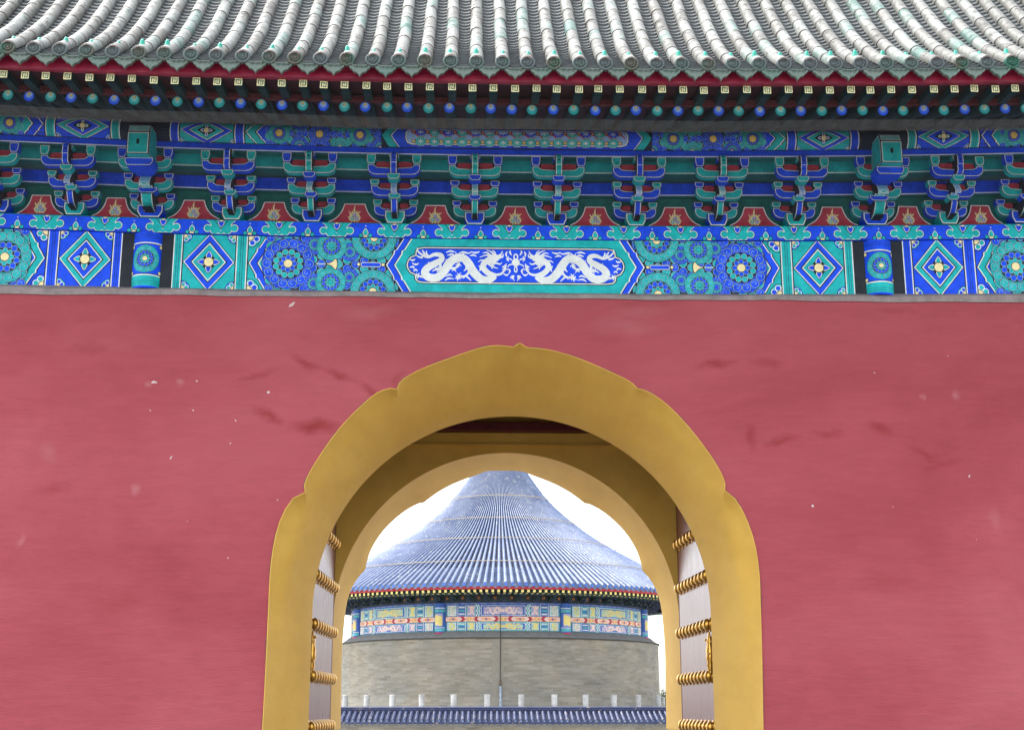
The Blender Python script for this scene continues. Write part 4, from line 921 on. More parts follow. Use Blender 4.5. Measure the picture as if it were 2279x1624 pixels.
def slab(name, y0, z0, y1, z1, th, mat):
    b = MB(); n = 24; vs = []
    for i in range(n + 1):
        x = -6.7 + 13.4 * i / n
        vs += [(x, y0, z0), (x, y1, z1), (x, y1, z1 + th), (x, y0, z0 + th)]
    fs = [(4 * i + j, 4 * i + (j + 1) % 4, 4 * i + 4 + (j + 1) % 4, 4 * i + 4 + j) for i in range(n) for j in range(4)] + [(3, 2, 1, 0), (4 * n, 4 * n + 1, 4 * n + 2, 4 * n + 3)]
    b.add(vs, fs, mat); return b.build(name, gate, sagging=True)
slab('roof_board', YR + 0.01, ZR + 0.054, YR + 2.1, ZR + 0.054 + 2.09 * sl, 0.02, 'maroon')
slab('roof_board', YF + 0.02, ZF + 0.044, YF + 0.93, ZF + 0.044 + 0.91 * fsl, 0.02, 'maroon')
beam('eave_strip', YR - 0.012, YR + 0.03, ZR + 0.047, ZR + 0.098, 'shutter_red', False)
beam('eave_fascia', YF - 0.045, YF + 0.015, ZF + 0.040, ZF + 0.150, 'crimson', False)

# ---- tiled roof
YE, ZE = -2.04, 5.362
def roof_z(s):
    c = 1.2
    if s <= c: return 0.62 * s + 0.2 * s * s
    return 0.62 * c + 0.2 * c * c + 1.10 * (s - c)
def roof_sl(s): return 0.62 + 0.4 * s if s <= 1.2 else 1.10
S_END = 4.25
arc = [(0.0, 0.0)]
while arc[-1][1] < S_END:
    s_ = arc[-1][1]; arc.append((arc[-1][0] + 0.01 * math.hypot(1, roof_sl(s_)), s_ + 0.01))
def s_at(a):
    lo = 0; hi = len(arc) - 1
    while hi - lo > 1:
        m_ = (lo + hi) // 2
        if arc[m_][0] < a: lo = m_
        else: hi = m_
    return arc[lo][1] + (a - arc[lo][0]) / max(1e-9, arc[hi][0] - arc[lo][0]) * 0.01
RX = 6.4; KE = 0.0040
bed = MB(); n = 24; m_ = 26; vs = []
for i in range(n + 1):
    x = -RX + 2 * RX * i / n
    for j in range(m_ + 1):
        s_ = S_END * j / m_; vs.append((x, YE + 0.10 + s_, ZE - 0.075 + roof_z(s_) + KE * x * x))
k0 = len(vs)
for i in range(n + 1):
    x = -RX + 2 * RX * i / n
    for j in range(m_ + 1):
        s_ = S_END * j / m_; vs.append((x, 2 * (YE + 0.10 + S_END) - (YE + 0.10 + s_), ZE - 0.075 + roof_z(s_) + KE * x * x))
w1 = m_ + 1
fs = [(i * w1 + j, (i + 1) * w1 + j, (i + 1) * w1 + j + 1, i * w1 + j + 1) for i in range(n) for j in range(m_)]
bed.add(vs, fs + [tuple(k0 + q for q in f) for f in fs], 'tile_pan')
roof = bed.build('roof', gate)
b = MB(); yr = YE + 0.10 + S_END; zr = ZE + roof_z(S_END) - 0.15
for i in range(16):
    x0 = -RX + i * 2 * RX / 16; x1 = x0 + 2 * RX / 16; xm = (x0 + x1) / 2; dz = KE * xm * xm
    b.prism([(yr - 0.22, zr + dz), (yr + 0.22, zr + dz), (yr + 0.16, zr + 0.35 + dz), (yr + 0.10, zr + 0.55 + dz), (yr - 0.10, zr + 0.55 + dz), (yr - 0.16, zr + 0.35 + dz)], x0, x1 - 0.004, 'tile_glaze', axis='x')
b.build('ridge', roof)
# one barrel tile, its lower lip a little proud
TL = 0.30
tl = MB(); ns = 12; rings = [(-0.012, 0.0600), (0.010, 0.0620), (0.022, 0.0585), (0.16, 0.0580), (TL, 0.0550)]
vs = [(rad * cos(R(-14 + 208 * k / ns)), t, rad * sin(R(-14 + 208 * k / ns))) for t, rad in rings for k in range(ns + 1)]
tl.add(vs, [(q * (ns + 1) + k, q * (ns + 1) + k + 1, (q + 1) * (ns + 1) + k + 1, (q + 1) * (ns + 1) + k) for q in range(len(rings) - 1) for k in range(ns)], 'tile_glaze')
vs2 = [(rad * cos(R(-14 + 208 * k / ns)), -0.012, rad * sin(R(-14 + 208 * k / ns))) for rad in (0.0600, 0.047) for k in range(ns + 1)]
tl.add(vs2, [(k, k + 1, ns + 2 + k, ns + 1 + k) for k in range(ns)], 'mortar')
tile_me = tl.mesh('tile', smooth=R(35))
de = MB()
de.lathe([(0.0, 0.010), (0.010, 0.012), (0.016, 0.006), (0.022, 0.011), (0.027, 0.005), (0.034, 0.009), (0.040, 0.004), (0.045, 0.012), (0.053, 0.013), (0.059, 0.006), (0.059, -0.02), (0.0, -0.02)], 'tile_end', 22, 0, 2 * pi)
sp_ = [(rr2 * cos(q), rr2 * sin(q), 0.011) for rr2, q in [(0.006 + 0.0023 * k, 0.62 * k) for k in range(13)]]
de.tube(sp_, 0.0042, 'tile_end', 5)
for k in range(4): de.tube([(0.020 * cos(1.57 * k), 0.020 * sin(1.57 * k), 0.010), (0.030 * cos(1.57 * k + 0.5), 0.030 * sin(1.57 * k + 0.5), 0.011), (0.036 * cos(1.57 * k + 0.3), 0.036 * sin(1.57 * k + 0.3), 0.008)], 0.0035, 'tile_end', 5)
de.v = [(x, -z, y) for x, y, z in de.v]             # face outwards
k0 = len(de.v)
cap = MB(); cap.lathe([(0.0, 0.062), (0.010, 0.058), (0.017, 0.044), (0.020, 0.024), (0.026, 0.010), (0.028, 0.0)], 'nail_green', 10, c=(0, 0.10, 0.062 + 0.030)); cap_me = cap.mesh('nail_cap', smooth=True)
end_me = de.mesh('end_tile', smooth=R(40))
dt = MB()
topc = [(-0.100 + 0.2 * k / 8, 0.012 - 0.030 * (1 - ((k - 4) / 4) ** 2)) for k in range(9)]
low = [(q_, w_ * 1.3) for q_, w_ in [(0.098, -0.012), (0.085, -0.036), (0.066, -0.046), (0.052, -0.062), (0.026, -0.068), (0.010, -0.080), (0.0, -0.094), (-0.010, -0.080), (-0.026, -0.068), (-0.052, -0.062), (-0.066, -0.046), (-0.085, -0.036), (-0.098, -0.012)]]
leafp = topc + low
dt.prism(leafp, -0.014, 0.012, 'tile_drip'); 
ip_ = inset(leafp, 0.010); n_ = len(leafp)
dt.add([(x, -0.020, z) for x, z in inset(leafp, 0.002)] + [(x, -0.020, z) for x, z in ip_] + [(x, -0.0145, z) for x, z in inset(leafp, 0.013)], [(k, (k + 1) % n_, n_ + (k + 1) % n_, n_ + k) for k in range(n_)] + [(n_ + k, n_ + (k + 1) % n_, 2 * n_ + (k + 1) % n_, 2 * n_ + k) for k in range(n_)], 'tile_drip')
for k in range(6): dt.tube([(-0.05 + k * 0.02, -0.018, -0.035 - 0.012 * (k % 2)), (-0.04 + k * 0.02, -0.018, -0.025), (-0.03 + k * 0.02, -0.018, -0.038)], 0.004, 'tile_drip', 4)
# the pan behind the leaf
vs = []
for t in (0.0, 0.30):
    for k in range(9): vs.append((topc[k][0] * 0.9, t + 0.01, topc[k][1] + 0.62 * t))
dt.add(vs, [(k, k + 1, 10 + k, 9 + k) for k in range(8)], 'tile_drip')
drip_me = dt.mesh('drip_tile', smooth=R(30))
DX = 0.2208; upper = MB(); npart = 0
rows = [(i, -0.185 + i * DX) for i in range(-28, 30)]
tl_v, tl_f = tl.v, tl.f
for i, x in rows:
    dz = KE * x * x; jx = rnd.uniform(-0.004, 0.004)
    mw = T(x + jx, YE, ZE + dz) @ Matrix.Rotation(rnd.uniform(-0.08, 0.08), 4, 'Y') @ Matrix.Rotation(rnd.uniform(-0.06, 0.1), 4, 'X') @ Matrix.Diagonal((1.12, 1.12, 1.12, 1))
    put('end_tile', end_me, roof, mw); put('nail_cap', cap_me, roof, mw)
    put('drip_tile', drip_me, roof, T(x + DX / 2, YE + 0.015, ZE - 0.030 + KE * (x + DX / 2) ** 2 + rnd.uniform(-0.004, 0.004)))
    a = 0.02; j = 0; drift = 0.0; ang0 = 0
    while a < arc[-1][0] - TL:
        s0, s1 = s_at(a), s_at(a + TL); th = math.atan2(roof_z(s1) - roof_z(s0), s1 - s0)
        drift += rnd.uniform(-0.0025, 0.0025)
        mw = T(x + jx + drift, YE + s0, ZE + roof_z(s0) + dz + rnd.uniform(-0.002, 0.003)) @ Matrix.Rotation(th, 4, 'X') @ Matrix.Rotation(rnd.uniform(-0.02, 0.02), 4, 'Z')
        if -20 <= i <= 21 and j < 7: put('tile', tile_me, roof, mw); npart += 1
        else: upper.add([mw @ Vector(v) for v in tl_v], tl_f, 'tile_glaze')
        a += TL; j += 1
o = upper.build('upper_tile', roof, smooth=R(35)); o['kind'] = 'stuff'
pan = MB(); ST = 0.088
for i, x in rows:
    xc = x + DX / 2; dz = KE * xc * xc; a = 0.012
    while a < arc[-1][0] - 0.1:
        s0, s1 = s_at(a), s_at(a + ST * 1.05)
        y0, z0, y1, z1 = YE + s0, ZE - 0.045 + roof_z(s0) + dz, YE + s1, ZE - 0.045 + roof_z(s1) + dz
        j = rnd.uniform(-0.004, 0.004); vs = []
        for yy, zz in ((y0 + j, z0 - 0.004), (y0 + j, z0 + 0.020), (y1, z1 - 0.002)):
            for k in range(7):
                u = -1 + k / 3; vs.append((xc + u * 0.078, yy, zz + 0.030 * u * u))
        pan.add(vs, [(r_ * 7 + k, r_ * 7 + k + 1, (r_ + 1) * 7 + k + 1, (r_ + 1) * 7 + k) for r_ in range(2) for k in range(6)], 'tile_pan')
        a += ST
o = pan.build('pan_tile', roof); o['kind'] = 'stuff'

# ---- wire netting stretched from the eave to the plate beam
def netting(c, va, vb, r, mat):
    p0 = np.array([0, -1.985, 5.225]); p1 = np.array([0, 0.0, 4.672]); L_ = np.linalg.norm(p1 - p0); dv = (p1 - p0) / L_
    a = c / math.sqrt(3); edges = []
    nx = int(12.4 / c); ny = int(L_ / (1.5 * a))
    for j in range(ny):
        v0 = j * 1.5 * a
        if not va <= v0 <= vb: continue
        for i in range(nx):
            u0 = -6.2 + (i + 0.5 * (j % 2)) * c
            edges.append((u0, v0, u0 + c / 2, v0 + a / 2)); edges.append((u0 + c / 2, v0 + a / 2, u0 + c, v0)); edges.append((u0 + c / 2, v0 + a / 2, u0 + c / 2, v0 + 1.5 * a))
    E_ = np.array(edges); A = E_[:, :2]; B = E_[:, 2:]; D = B - A; D /= np.linalg.norm(D, axis=1)[:, None]
    N_ = np.stack([-D[:, 1], D[:, 0]], 1); nrm = np.cross(np.array([1, 0, 0]), dv)
    def to3(uv, off):
        x = uv[:, 0]; v = uv[:, 1]; wave = 0.012 * np.sin(x * 2.3 + v * 1.7) * np.sin(np.pi * np.clip(v / L_, 0, 1))
        P_ = p0[None, :] + v[:, None] * dv[None, :]; P_[:, 0] = x
        P_ = P_ + (wave + off)[:, None] * nrm[None, :]
        P_[:, 2] += (0.0016 + 0.0015 * np.clip(P_[:, 2] - 3.9, 0, 1.55)) * x * x
        return P_
    z_ = np.zeros(len(E_)); rings = []
    for base_ in (A, B):
        for k in range(3):
            t = 2 * pi * k / 3 + pi / 2; rings.append(to3(base_ + N_ * (r * cos(t)), z_ + r * sin(t)))
    V = np.stack(rings, 1).reshape(-1, 3); m_ = len(E_); o_ = np.arange(m_)[:, None] * 6
    F_ = np.concatenate([o_ + np.array([[k, (k + 1) % 3, 3 + (k + 1) % 3, 3 + k]]) for k in range(3)], 0)
    me = bpy.data.meshes.new('bird_netting'); me.vertices.add(len(V)); me.vertices.foreach_set('co', V.ravel())
    me.loops.add(F_.size); me.loops.foreach_set('vertex_index', F_.ravel().astype(np.int32)); me.polygons.add(len(F_))
    me.polygons.foreach_set('loop_start', np.arange(len(F_), dtype=np.int32) * 4); me.update(); me.validate()
    me.materials.append(MATS[mat])
    return me
net = put('bird_netting', netting(0.029, 0, 9, 0.0008, 'wire'), None)
put('net_seam', netting(0.012, 0.50, 0.66, 0.0009, 'wire_seam'), net, T(0, -0.004, -0.004))
tag(net, 'fine grey wire netting stretched below the eave over the painted brackets', 'netting')

# ------------------------------------------------------------------ the round hall beyond
DH = 69.0; HY = CAMY + DH; HX = pix(1112, 1400, HY).x
hall = thing('round_hall', (HX, HY, -0.62), 'round hall with blue conical tiled roof and grey brick wall beyond the arch', 'hall')
HM = T(HX, HY, 0)
def zf(yd, r): return pix(1112, yd, HY - r).z          # height seen at image row yd on the near side of radius r
zs = lambda zy, r: zf((1320 + zy / 2.78) * 0.9543, r)
RW, RD = 7.8, 7.3
z_lip, z_p0, z_p1 = zs(466, RW), zs(418, RD), zs(232, RD)
b = MB(); prof = [(8.15, -0.62), (8.15, 0.05), (RW + 0.02, 0.45), (RW, 0.55), (RW, z_lip)]
b.lathe(prof, 'grey_brick', 96)
me = b.mesh('brick_wall', smooth=R(50))
uv = me.uv_layers.new(name='uv')
for lp in me.loops:
    co = me.vertices[lp.vertex_index].co; uv.data[lp.index].uv = ((math.atan2(co.x, -co.y) * RW) % 49.0, co.z)
put('brick_wall', me, hall, HM)
b = MB(); b.lathe([(RW + 0.06, z_lip + 0.004), (RW + 0.06, z_lip + 0.05), (RW - 0.05, z_lip + 0.05)], 'lip_line', 96); b.build('wall_lip', hall, HM, smooth=R(30))
b = MB(); b.lathe([(RW - 0.02, z_lip + 0.051), (RD + 0.12, z_p0 - 0.02), (RD + 0.02, z_p0 + 0.0)], 'grey_cap', 96); b.build('wall_cap', hall, HM, smooth=R(50))
b = MB(); b.lathe([(RD, z_p0 - 0.05), (RD, z_p1 + 0.3)], 'far_teal', 96); drum = b.build('painted_drum', hall, HM, smooth=R(50))
HD = z_p1 - z_p0
def on_drum(u, v, l): a = u / RD; rr = RD + 0.006 + l; return Vector((rr * sin(a), -rr * cos(a), z_p0 + v))
vA0, vA1, vS0, vS1, vB1 = [z - z_p0 for z in (zs(322, RD), zs(248, RD), zs(357, RD), zs(322, RD), zs(360, RD))]
def dragonlet(P, c, w_, hgt, col, l):
    for s in (-1, 1):
        q = lambda L: [(c[0] + s * x * w_, c[1] + y * hgt) for x, y in L]
        P.taper(q([(0.16, -0.10), (0.24, 0.22), (0.36, 0.30), (0.44, 0.05), (0.46, -0.25), (0.58, -0.34), (0.68, -0.10), (0.70, 0.20), (0.82, 0.32), (0.93, 0.12)]), [0.06, 0.09, 0.10, 0.10, 0.10, 0.09, 0.08, 0.07, 0.05, 0.02], col, l, 4)
        for L in ([(0.18, 0.05), (0.12, 0.25), (0.20, 0.38)], [(0.24, -0.05), (0.28, -0.28), (0.20, -0.40)], [(0.36, -0.10), (0.33, -0.30), (0.38, -0.40)], [(0.56, 0.10), (0.54, 0.30), (0.60, 0.40)], [(0.80, -0.05), (0.84, -0.25), (0.78, -0.40)], [(0.92, -0.10), (0.97, -0.30), (0.90, -0.40)]): P.taper(q(L), [0.05, 0.06, 0.02], col, l, 3)
        P.disc((c[0] + s * 0.17 * w_, c[1] - 0.02 * hgt), 0.075, col, l, 9)
    P.disc(c, 0.065, col, l, 10)
def bay(P, u0, A, B, l=2):
    """one 45 degree bay of the drum, about u0; A and B swap from bay to bay"""
    for v0, v1, a_, b_, gold in ((vA0, vA1, A, B, 'far_pink' if A == 'far_blue' else 'far_gold'), (0.02, vB1, B, A, 'far_gold' if A == 'far_blue' else 'far_pink')):
        fld = 'far_lilac' if gold == 'far_pink' else 'far_mint'
        m_ = (v0 + v1) / 2; hg = (v1 - v0)
        P.rect(u0 - 2.55, v0, u0 + 2.55, v1, a_, l)
        P.rect(u0 - 0.99, v0 + 0.03, u0 + 0.99, v1 - 0.03, 'far_white', l + 1); P.rect(u0 - 0.96, v0 + 0.055, u0 + 0.96, v1 - 0.055, 'far_blue', l + 2)
        P.rect(u0 - 0.88, v0 + 0.10, u0 + 0.88, v1 - 0.10, fld, l + 3); dragonlet(P, (u0, m_), 0.84, hg * 0.8, gold, l + 4)
        for s in (-1, 1):
            for q, cc in ((1.06, 'far_white'), (1.10, 'far_teal'), (1.16, 'far_white')):
                P.line([(u0 + s * (q + 0.05), v0), (u0 + s * (q - 0.03), m_ - hg * 0.2), (u0 + s * (q + 0.03), m_), (u0 + s * (q - 0.03), m_ + hg * 0.2), (u0 + s * (q + 0.05), v1)], 0.05, cc, l + 5)
            P.rect(*sorted((u0 + s * 1.22, u0 + s * 1.62))[:1], v0 + 0.02, max(u0 + s * 1.22, u0 + s * 1.62), v1 - 0.02, fld, l + 5)
            cu_ = u0 + s * 1.42
            for du, dv in ((-0.16, 0.42), (0.17, 0.40), (-0.17, -0.36), (0.15, -0.42), (0.02, 0.44), (-0.02, -0.30)): P.taper([(cu_, m_), (cu_ + du * 0.3 + 0.03, m_ + dv * hg * 0.5), (cu_ + du, m_ + dv * hg)], [0.10, 0.09, 0.03], gold, l + 6, 3)
            for e_ in (1.215, 1.60): P.rect(min(u0 + s * e_, u0 + s * (e_ + 0.035)), v0, max(u0 + s * e_, u0 + s * (e_ + 0.035)), v1, 'far_blue' if a_ == 'far_teal' else 'far_teal', l + 7)
            for q in (1.66, 2.02): P.rect(min(u0 + s * q, u0 + s * (q + 0.03)), v0, max(u0 + s * q, u0 + s * (q + 0.03)), v1, 'far_white', l + 5)
            for k in range(3):
                vv = v0 + hg * (0.12 + 0.3 * k); P.rect(min(u0 + s * 1.72, u0 + s * 1.99), vv, max(u0 + s * 1.72, u0 + s * 1.99), vv + hg * 0.14, 'far_white' if k != 1 else b_, l + 6)
            a0, a1 = sorted((u0 + s * 2.10, u0 + s * 2.52)); P.rect(a0, v0 + 0.02, a1, v1 - 0.02, 'far_white', l + 5); P.rect(a0 + 0.04, v0 + 0.06, a1 - 0.04, v1 - 0.06, fld if b_ == 'far_blue' else 'far_mint', l + 6)
            c = ((a0 + a1) / 2, m_)
            for k in range(6): P.disc((c[0] + (0.09 if k % 2 else -0.06) * (0 if k in (0, 5) else 1), c[1] + hg * (-0.34 + 0.136 * k)), 0.055, gold, l + 7, 8)
            P.rect(a0 - 0.03, v0, a0, v1, 'far_blue', l + 6); P.rect(a1, v0, a1 + 0.03, v1, 'far_blue', l + 6)
    P.rect(u0 - 2.6, vS0 + 0.01, u0 + 2.6, vS1 - 0.01, 'orange', l); P.rect(u0 - 2.6, vS0 + 0.035, u0 + 2.6, vS1 - 0.035, 'far_pink', l + 1)
    for k in range(-3, 4):
        c = u0 + k * 0.75; m_ = (vS0 + vS1) / 2; hv = (vS1 - vS0) / 2
        P.poly([(c - 0.30, m_), (c, m_ + hv * 0.55), (c + 0.30, m_), (c, m_ - hv * 0.55)], 'orange', l + 2); P.disc((c, m_), 0.045, 'far_blue' if k % 2 else 'far_gold', l + 3, 8)
        if k % 2: P.poly([(c + 0.30, m_ - hv), (c + 0.42, m_), (c + 0.30, m_ + hv), (c + 0.46, m_ + hv), (c + 0.56, m_), (c + 0.46, m_ - hv)], 'far_red', l + 3); P.poly([(c - 0.30, m_ - hv), (c - 0.42, m_), (c - 0.30, m_ + hv), (c - 0.46, m_ + hv), (c - 0.56, m_), (c - 0.46, m_ - hv)], 'far_red', l + 3)
BAYU = RD * pi / 4
for k in (-2, -1, 0, 1, 2):
    P = P2(); A, B = ('far_blue', 'far_teal') if k % 2 == 0 else ('far_teal', 'far_blue')
    bay(P, k * BAYU, A, B)
    P.rect(k * BAYU - 2.87, vA1, k * BAYU + 2.87, HD, 'far_blue', 2); P.rect(k * BAYU - 2.87, vA1 + 0.05, k * BAYU + 2.87, HD - 0.05, 'far_lilac', 3)
    for q in range(-6, 7): P.rect(k * BAYU + q * 0.44 - 0.13, vA1 + 0.06, k * BAYU + q * 0.44 + 0.13, HD - 0.06, 'far_gold' if q % 2 else 'far_pink', 4)
    us = [k * BAYU + q * 0.35 for q in range(-9, 10)]
    P.build('painted_panel', drum, on_drum, cutu=us, dl=0.004, mw=HM)
for k in (-2, -1, 0, 1):
    a = (k + 0.5) * pi / 4; cx, cy = RD * sin(a), -RD * cos(a)
    mw = HM @ T(cx, cy, 0) @ Matrix.Rotation(a, 4, 'Z')
    b = MB(); b.lathe([(0.25, z_p0 - 0.05), (0.25, z_p1 - 0.02)], 'far_blue', 20); b.lathe([(0.25, z_p1 - 0.02), (0, z_p1 - 0.02)], 'far_blue', 20); b.lathe([(0.28, z_p0 - 0.12), (0.25, z_p0 - 0.05)], 'far_red', 20)
    c = b.build('column', hall, mw, smooth=R(40))
    P = P2(); W_ = 0.33
    for v0, v1, m_ in ((0.0, 0.12, 'far_teal'), (0.14, 0.17, 'far_white'), (HD - 0.42, HD - 0.30, 'far_teal'), (HD - 0.26, HD - 0.22, 'far_white')): P.rect(-W_, v0, W_, v1, m_, 1)
    P.rect(-0.20, 0.22, 0.20, HD - 0.48, 'far_lilac', 1)
    for q in range(8): P.disc((0.09 * (-1) ** q, 0.32 + q * (HD - 0.9) / 8), 0.10, 'far_gold', 2, 9)
    P.build('painted_band', c, lambda u, v, l: Vector(((0.252 + l) * sin(u / 0.252), -(0.252 + l) * cos(u / 0.252), z_p0 + v)), cutu=[x * 0.06 for x in range(-6, 7)], dl=0.004, mw=mw)
# eaves
RE = 10.0; z_e = zs(112, RE); z_ef = zs(128, RE)
zb0 = z_p1 + 0.0; zb1 = zs(150, 9.0)
b = MB(); b.lathe([(RD + 0.05, z_p1 - 0.01), (RD + 0.10, z_p1 + 0.35), (RD + 0.3, zb1 + 0.15), (RE - 0.25, z_e + 0.02)], 'far_dark', 96); b.build('eave_soffit', hall, HM, smooth=R(50))
fb = MB()
for t, (w_, dep) in enumerate(((0.14, 0.28), (0.24, 0.52), (0.33, 0.78))):
    z0 = t * 0.20; fb.box(-w_, w_, -dep, 0.0, z0 + 0.02, z0 + 0.10, 'far_green'); fb.box(-0.05, 0.05, -dep - 0.14, 0.0, z0 - 0.02, z0 + 0.07, 'far_navy')
    for s in (-1, 0, 1): fb.box(s * (w_ - 0.05) - 0.05, s * (w_ - 0.05) + 0.05, -dep - 0.03, -dep + 0.06, z0 + 0.101, z0 + 0.165, 'far_navy' if t % 2 else 'far_green')
fb_me = fb.mesh('bracket_set')
jw = MB(); jw.lathe([(0.0, 0.02), (0.05, 0.016), (0.075, 0.0)], 'rust_orange', 10); jw.v = [(x, -z, y) for x, y, z in jw.v]; jw_me = jw.mesh('jewel')
for k in range(-18, 19):
    a = R(5.625) * k; mw = HM @ Matrix.Rotation(a, 4, 'Z') @ T(0, -(RD + 0.12), z_p1 + 0.06)
    put('bracket_set', fb_me, hall, mw)
    a2 = R(5.625) * (k + 0.5); put('jewel', jw_me, hall, HM @ Matrix.Rotation(a2, 4, 'Z') @ T(0, -(RD + 0.135), z_p1 + 0.20))
b = MB(); b.lathe([(RE - 0.32, z_ef - 0.10), (RE - 0.14, z_ef - 0.10), (RE - 0.10, z_ef + 0.12), (RE - 0.3, z_ef + 0.14)], 'far_red', 120); b.build('eave_fascia', hall, HM, smooth=R(40))
b = MB()
for k in range(240):
    a = 2 * pi * k / 240
    for rr, zz, sz, m_ in ((RE - 0.20, z_ef - 0.175, 0.055, 'far_gold'), (RE - 0.72, z_ef - 0.20, 0.055, 'far_gold')):
        c, s = cos(a), sin(a)
        def q(dx, dy, dz): return ((rr + dy) * s + dx * c, -(rr + dy) * c + dx * s, zz + dz)
        vs = [q(dx, dy, dz) for dy in (0.0, -0.5) for dx, dz in ((-sz, -sz), (sz, -sz), (sz, sz), (-sz, sz))]
        b.add(vs, [(0, 1, 2, 3)], m_); b.add(vs, [(0, 1, 5, 4), (1, 2, 6, 5), (2, 3, 7, 6), (3, 0, 4, 7)], 'far_green')
o = b.build('rafter_end', hall, HM); o['kind'] = 'stuff'
# roof profile from silhouette rows
sil = [(840 / 2.913, 640), (670 / 2.913, 540), (527 / 2.913, 440), (386 / 2.913, 320), (296 / 2.913, 225), (212 / 2.913, 110), (175 / 2.913, 50)]
prof = [(RE, z_e)]
for wd, yz in sil:
    p = pix(1112 + wd, (1080 + yz / 2.78) * 0.9543, HY); prof.append((p.x - HX, p.z))
prof += [(1.05, prof[-1][1] + 0.9), (0.8, prof[-1][1] + 1.6)]
prof = smooth_pts(prof, 5)
b = MB(); b.lathe([(r_ - 0.02, z - 0.05) for r_, z in prof], 'blue_pan', 106); roof2 = b.build('conical_roof', hall, HM, smooth=True)
NR = 212; b = MB(); pr = [Vector(p) for p in prof]
for k in range(NR):
    a = 2 * pi * k / NR + 0.004; c, s = cos(a), sin(a); vs = []
    rs = []
    for j in range(len(pr) - 1):
        for t in (0.0, 0.33, 0.66): rs.append(pr[j].lerp(pr[j + 1], t))
    for j, p in enumerate(rs):
        wd = min(0.078, p.x * 2 * pi / NR * 0.28); lift = 0.012 * (j % 2)
        for u, h_ in ((-1, 0.0), (-0.75, 0.7), (0, 1.05), (0.75, 0.7), (1, 0.0)):
            rr = p.x + h_ * wd * 0.4; vs.append((rr * s + u * wd * c, -rr * c + u * wd * s, p.y - 0.02 + h_ * wd + lift * 0.6))
    b.add(vs, [(5 * j + q, 5 * j + q + 1, 5 * j + 6 + q, 5 * j + 5 + q) for j in range(len(rs) - 1) for q in range(4)], 'blue_tile')
    # disc at the eave and drip between
    rc = RE + 0.02; zc = z_e - 0.01; n = 10
    vs = [(rc * s + 0.098 * cos(2 * pi * q / n) * c, -rc * c + 0.098 * cos(2 * pi * q / n) * s, zc + 0.098 * sin(2 * pi * q / n)) for q in range(n)]
    vi = [((rc + 0.012) * s + 0.066 * cos(2 * pi * q / n) * c, -(rc + 0.012) * c + 0.066 * cos(2 * pi * q / n) * s, zc + 0.066 * sin(2 * pi * q / n)) for q in range(n)]
    b.add(vs, [tuple(range(n))], 'blue_tile'); b.add(vi, [tuple(range(n))], 'far_blue')
    a2 = a + pi / NR; c, s = cos(a2), sin(a2); rc = RE - 0.01
    vs = [(rc * s + u * c, -rc * c + u * s, zc + w_) for u, w_ in ((-0.14, -0.02), (0.14, -0.02), (0.11, -0.10), (0, -0.16), (-0.11, -0.10))]
    b.add(vs, [(0, 1, 2, 3, 4)], 'blue_tile')
o = b.build('roof_tile', roof2, HM, smooth=R(60)); o['kind'] = 'stuff'
b = MB()
for k in range(NR):                                  # ladder of pan tiles between the rows, near side
    a = 2 * pi * (k + 0.5) / NR + 0.004
    if cos(a) < -0.25: continue
    c, s = cos(a), sin(a)
    for j in range(16):
        d = j * 0.115; q_ = 0
        acc = 0.0
        while q_ < len(pr) - 2 and acc + (pr[q_ + 1] - pr[q_]).length < d: acc += (pr[q_ + 1] - pr[q_]).length; q_ += 1
        p = pr[q_].lerp(pr[q_ + 1], (d - acc) / (pr[q_ + 1] - pr[q_]).length); wd = p.x * 2 * pi / NR * 0.26
        rr = p.x + 0.01
        b.add([(rr * s - wd * c, -rr * c - wd * s, p.y - 0.05), (rr * s + wd * c, -rr * c + wd * s, p.y - 0.05), (rr * s + wd * c, -rr * c + wd * s, p.y), (rr * s - wd * c, -rr * c - wd * s, p.y)], [(0, 1, 2, 3)], 'blue_tile')
o = b.build('pan_tile', roof2, HM); o['kind'] = 'stuff'
for yz in (216, 361, 492, 642):                      # pale cords tied round the roof
    q = [p for p in prof]
    # refine between neighbours
    cand = [(Vector(q[j]).lerp(Vector(q[j + 1]), t / 12)) for j in range(len(q) - 1) for t in range(12)]
    p = min(cand, key=lambda p: abs(zf((1080 + yz / 2.78) * 0.9543, p.x) - p.y))
    m_ = 240; b = MB()
    pts = [((p.x + 0.05 + 0.02 * (k % 2)) * sin(2 * pi * k / m_), -(p.x + 0.05 + 0.02 * (k % 2)) * cos(2 * pi * k / m_), p.y + 0.075 + 0.02 * (k % 2)) for k in range(m_ + 1)]
    b.tube(pts, 0.018, 'cord', 5); b.build('cord', roof2, HM)
b = MB(); zt = prof[-1][1]; b.lathe([(0.8, zt - 0.1), (0.95, zt + 0.1), (0.6, zt + 0.5), (0.75, zt + 0.9), (0.5, zt + 1.3), (0.62, zt + 1.8), (0.35, zt + 2.3), (0.0, zt + 2.6)], 'gilt', 24); b.build('finial', roof2, HM, smooth=True)
# conduit up the wall
ac = math.atan((1107 - 1112) / FPX * 61 / RW)
b = MB(); cxq = (1105.5 - 1112) / FPX * (DH - RW)
b.tube([(cxq, -RW - 0.40, -0.55), (cxq, -RW - 0.40, 0.42), (cxq, -RW - 0.05, 0.60), (cxq, -RW - 0.05, zs(775, RW))], 0.055, 'conduit', 8); b.tube([(cxq, -RW - 0.04, zs(775, RW)), (cxq, -RW - 0.04, zs(735, RW))], 0.045, 'rust', 6)
b.tube([(cxq, -RW - 0.03, zs(735, RW)), (cxq, -RW - 0.03, z_lip + 0.02), (cxq, -RD - 0.16, z_p0 + 0.02), (cxq, -RD - 0.05, z_p0 + 0.7)], 0.018, 'lip_line', 5); b.build('conduit', hall, HM)

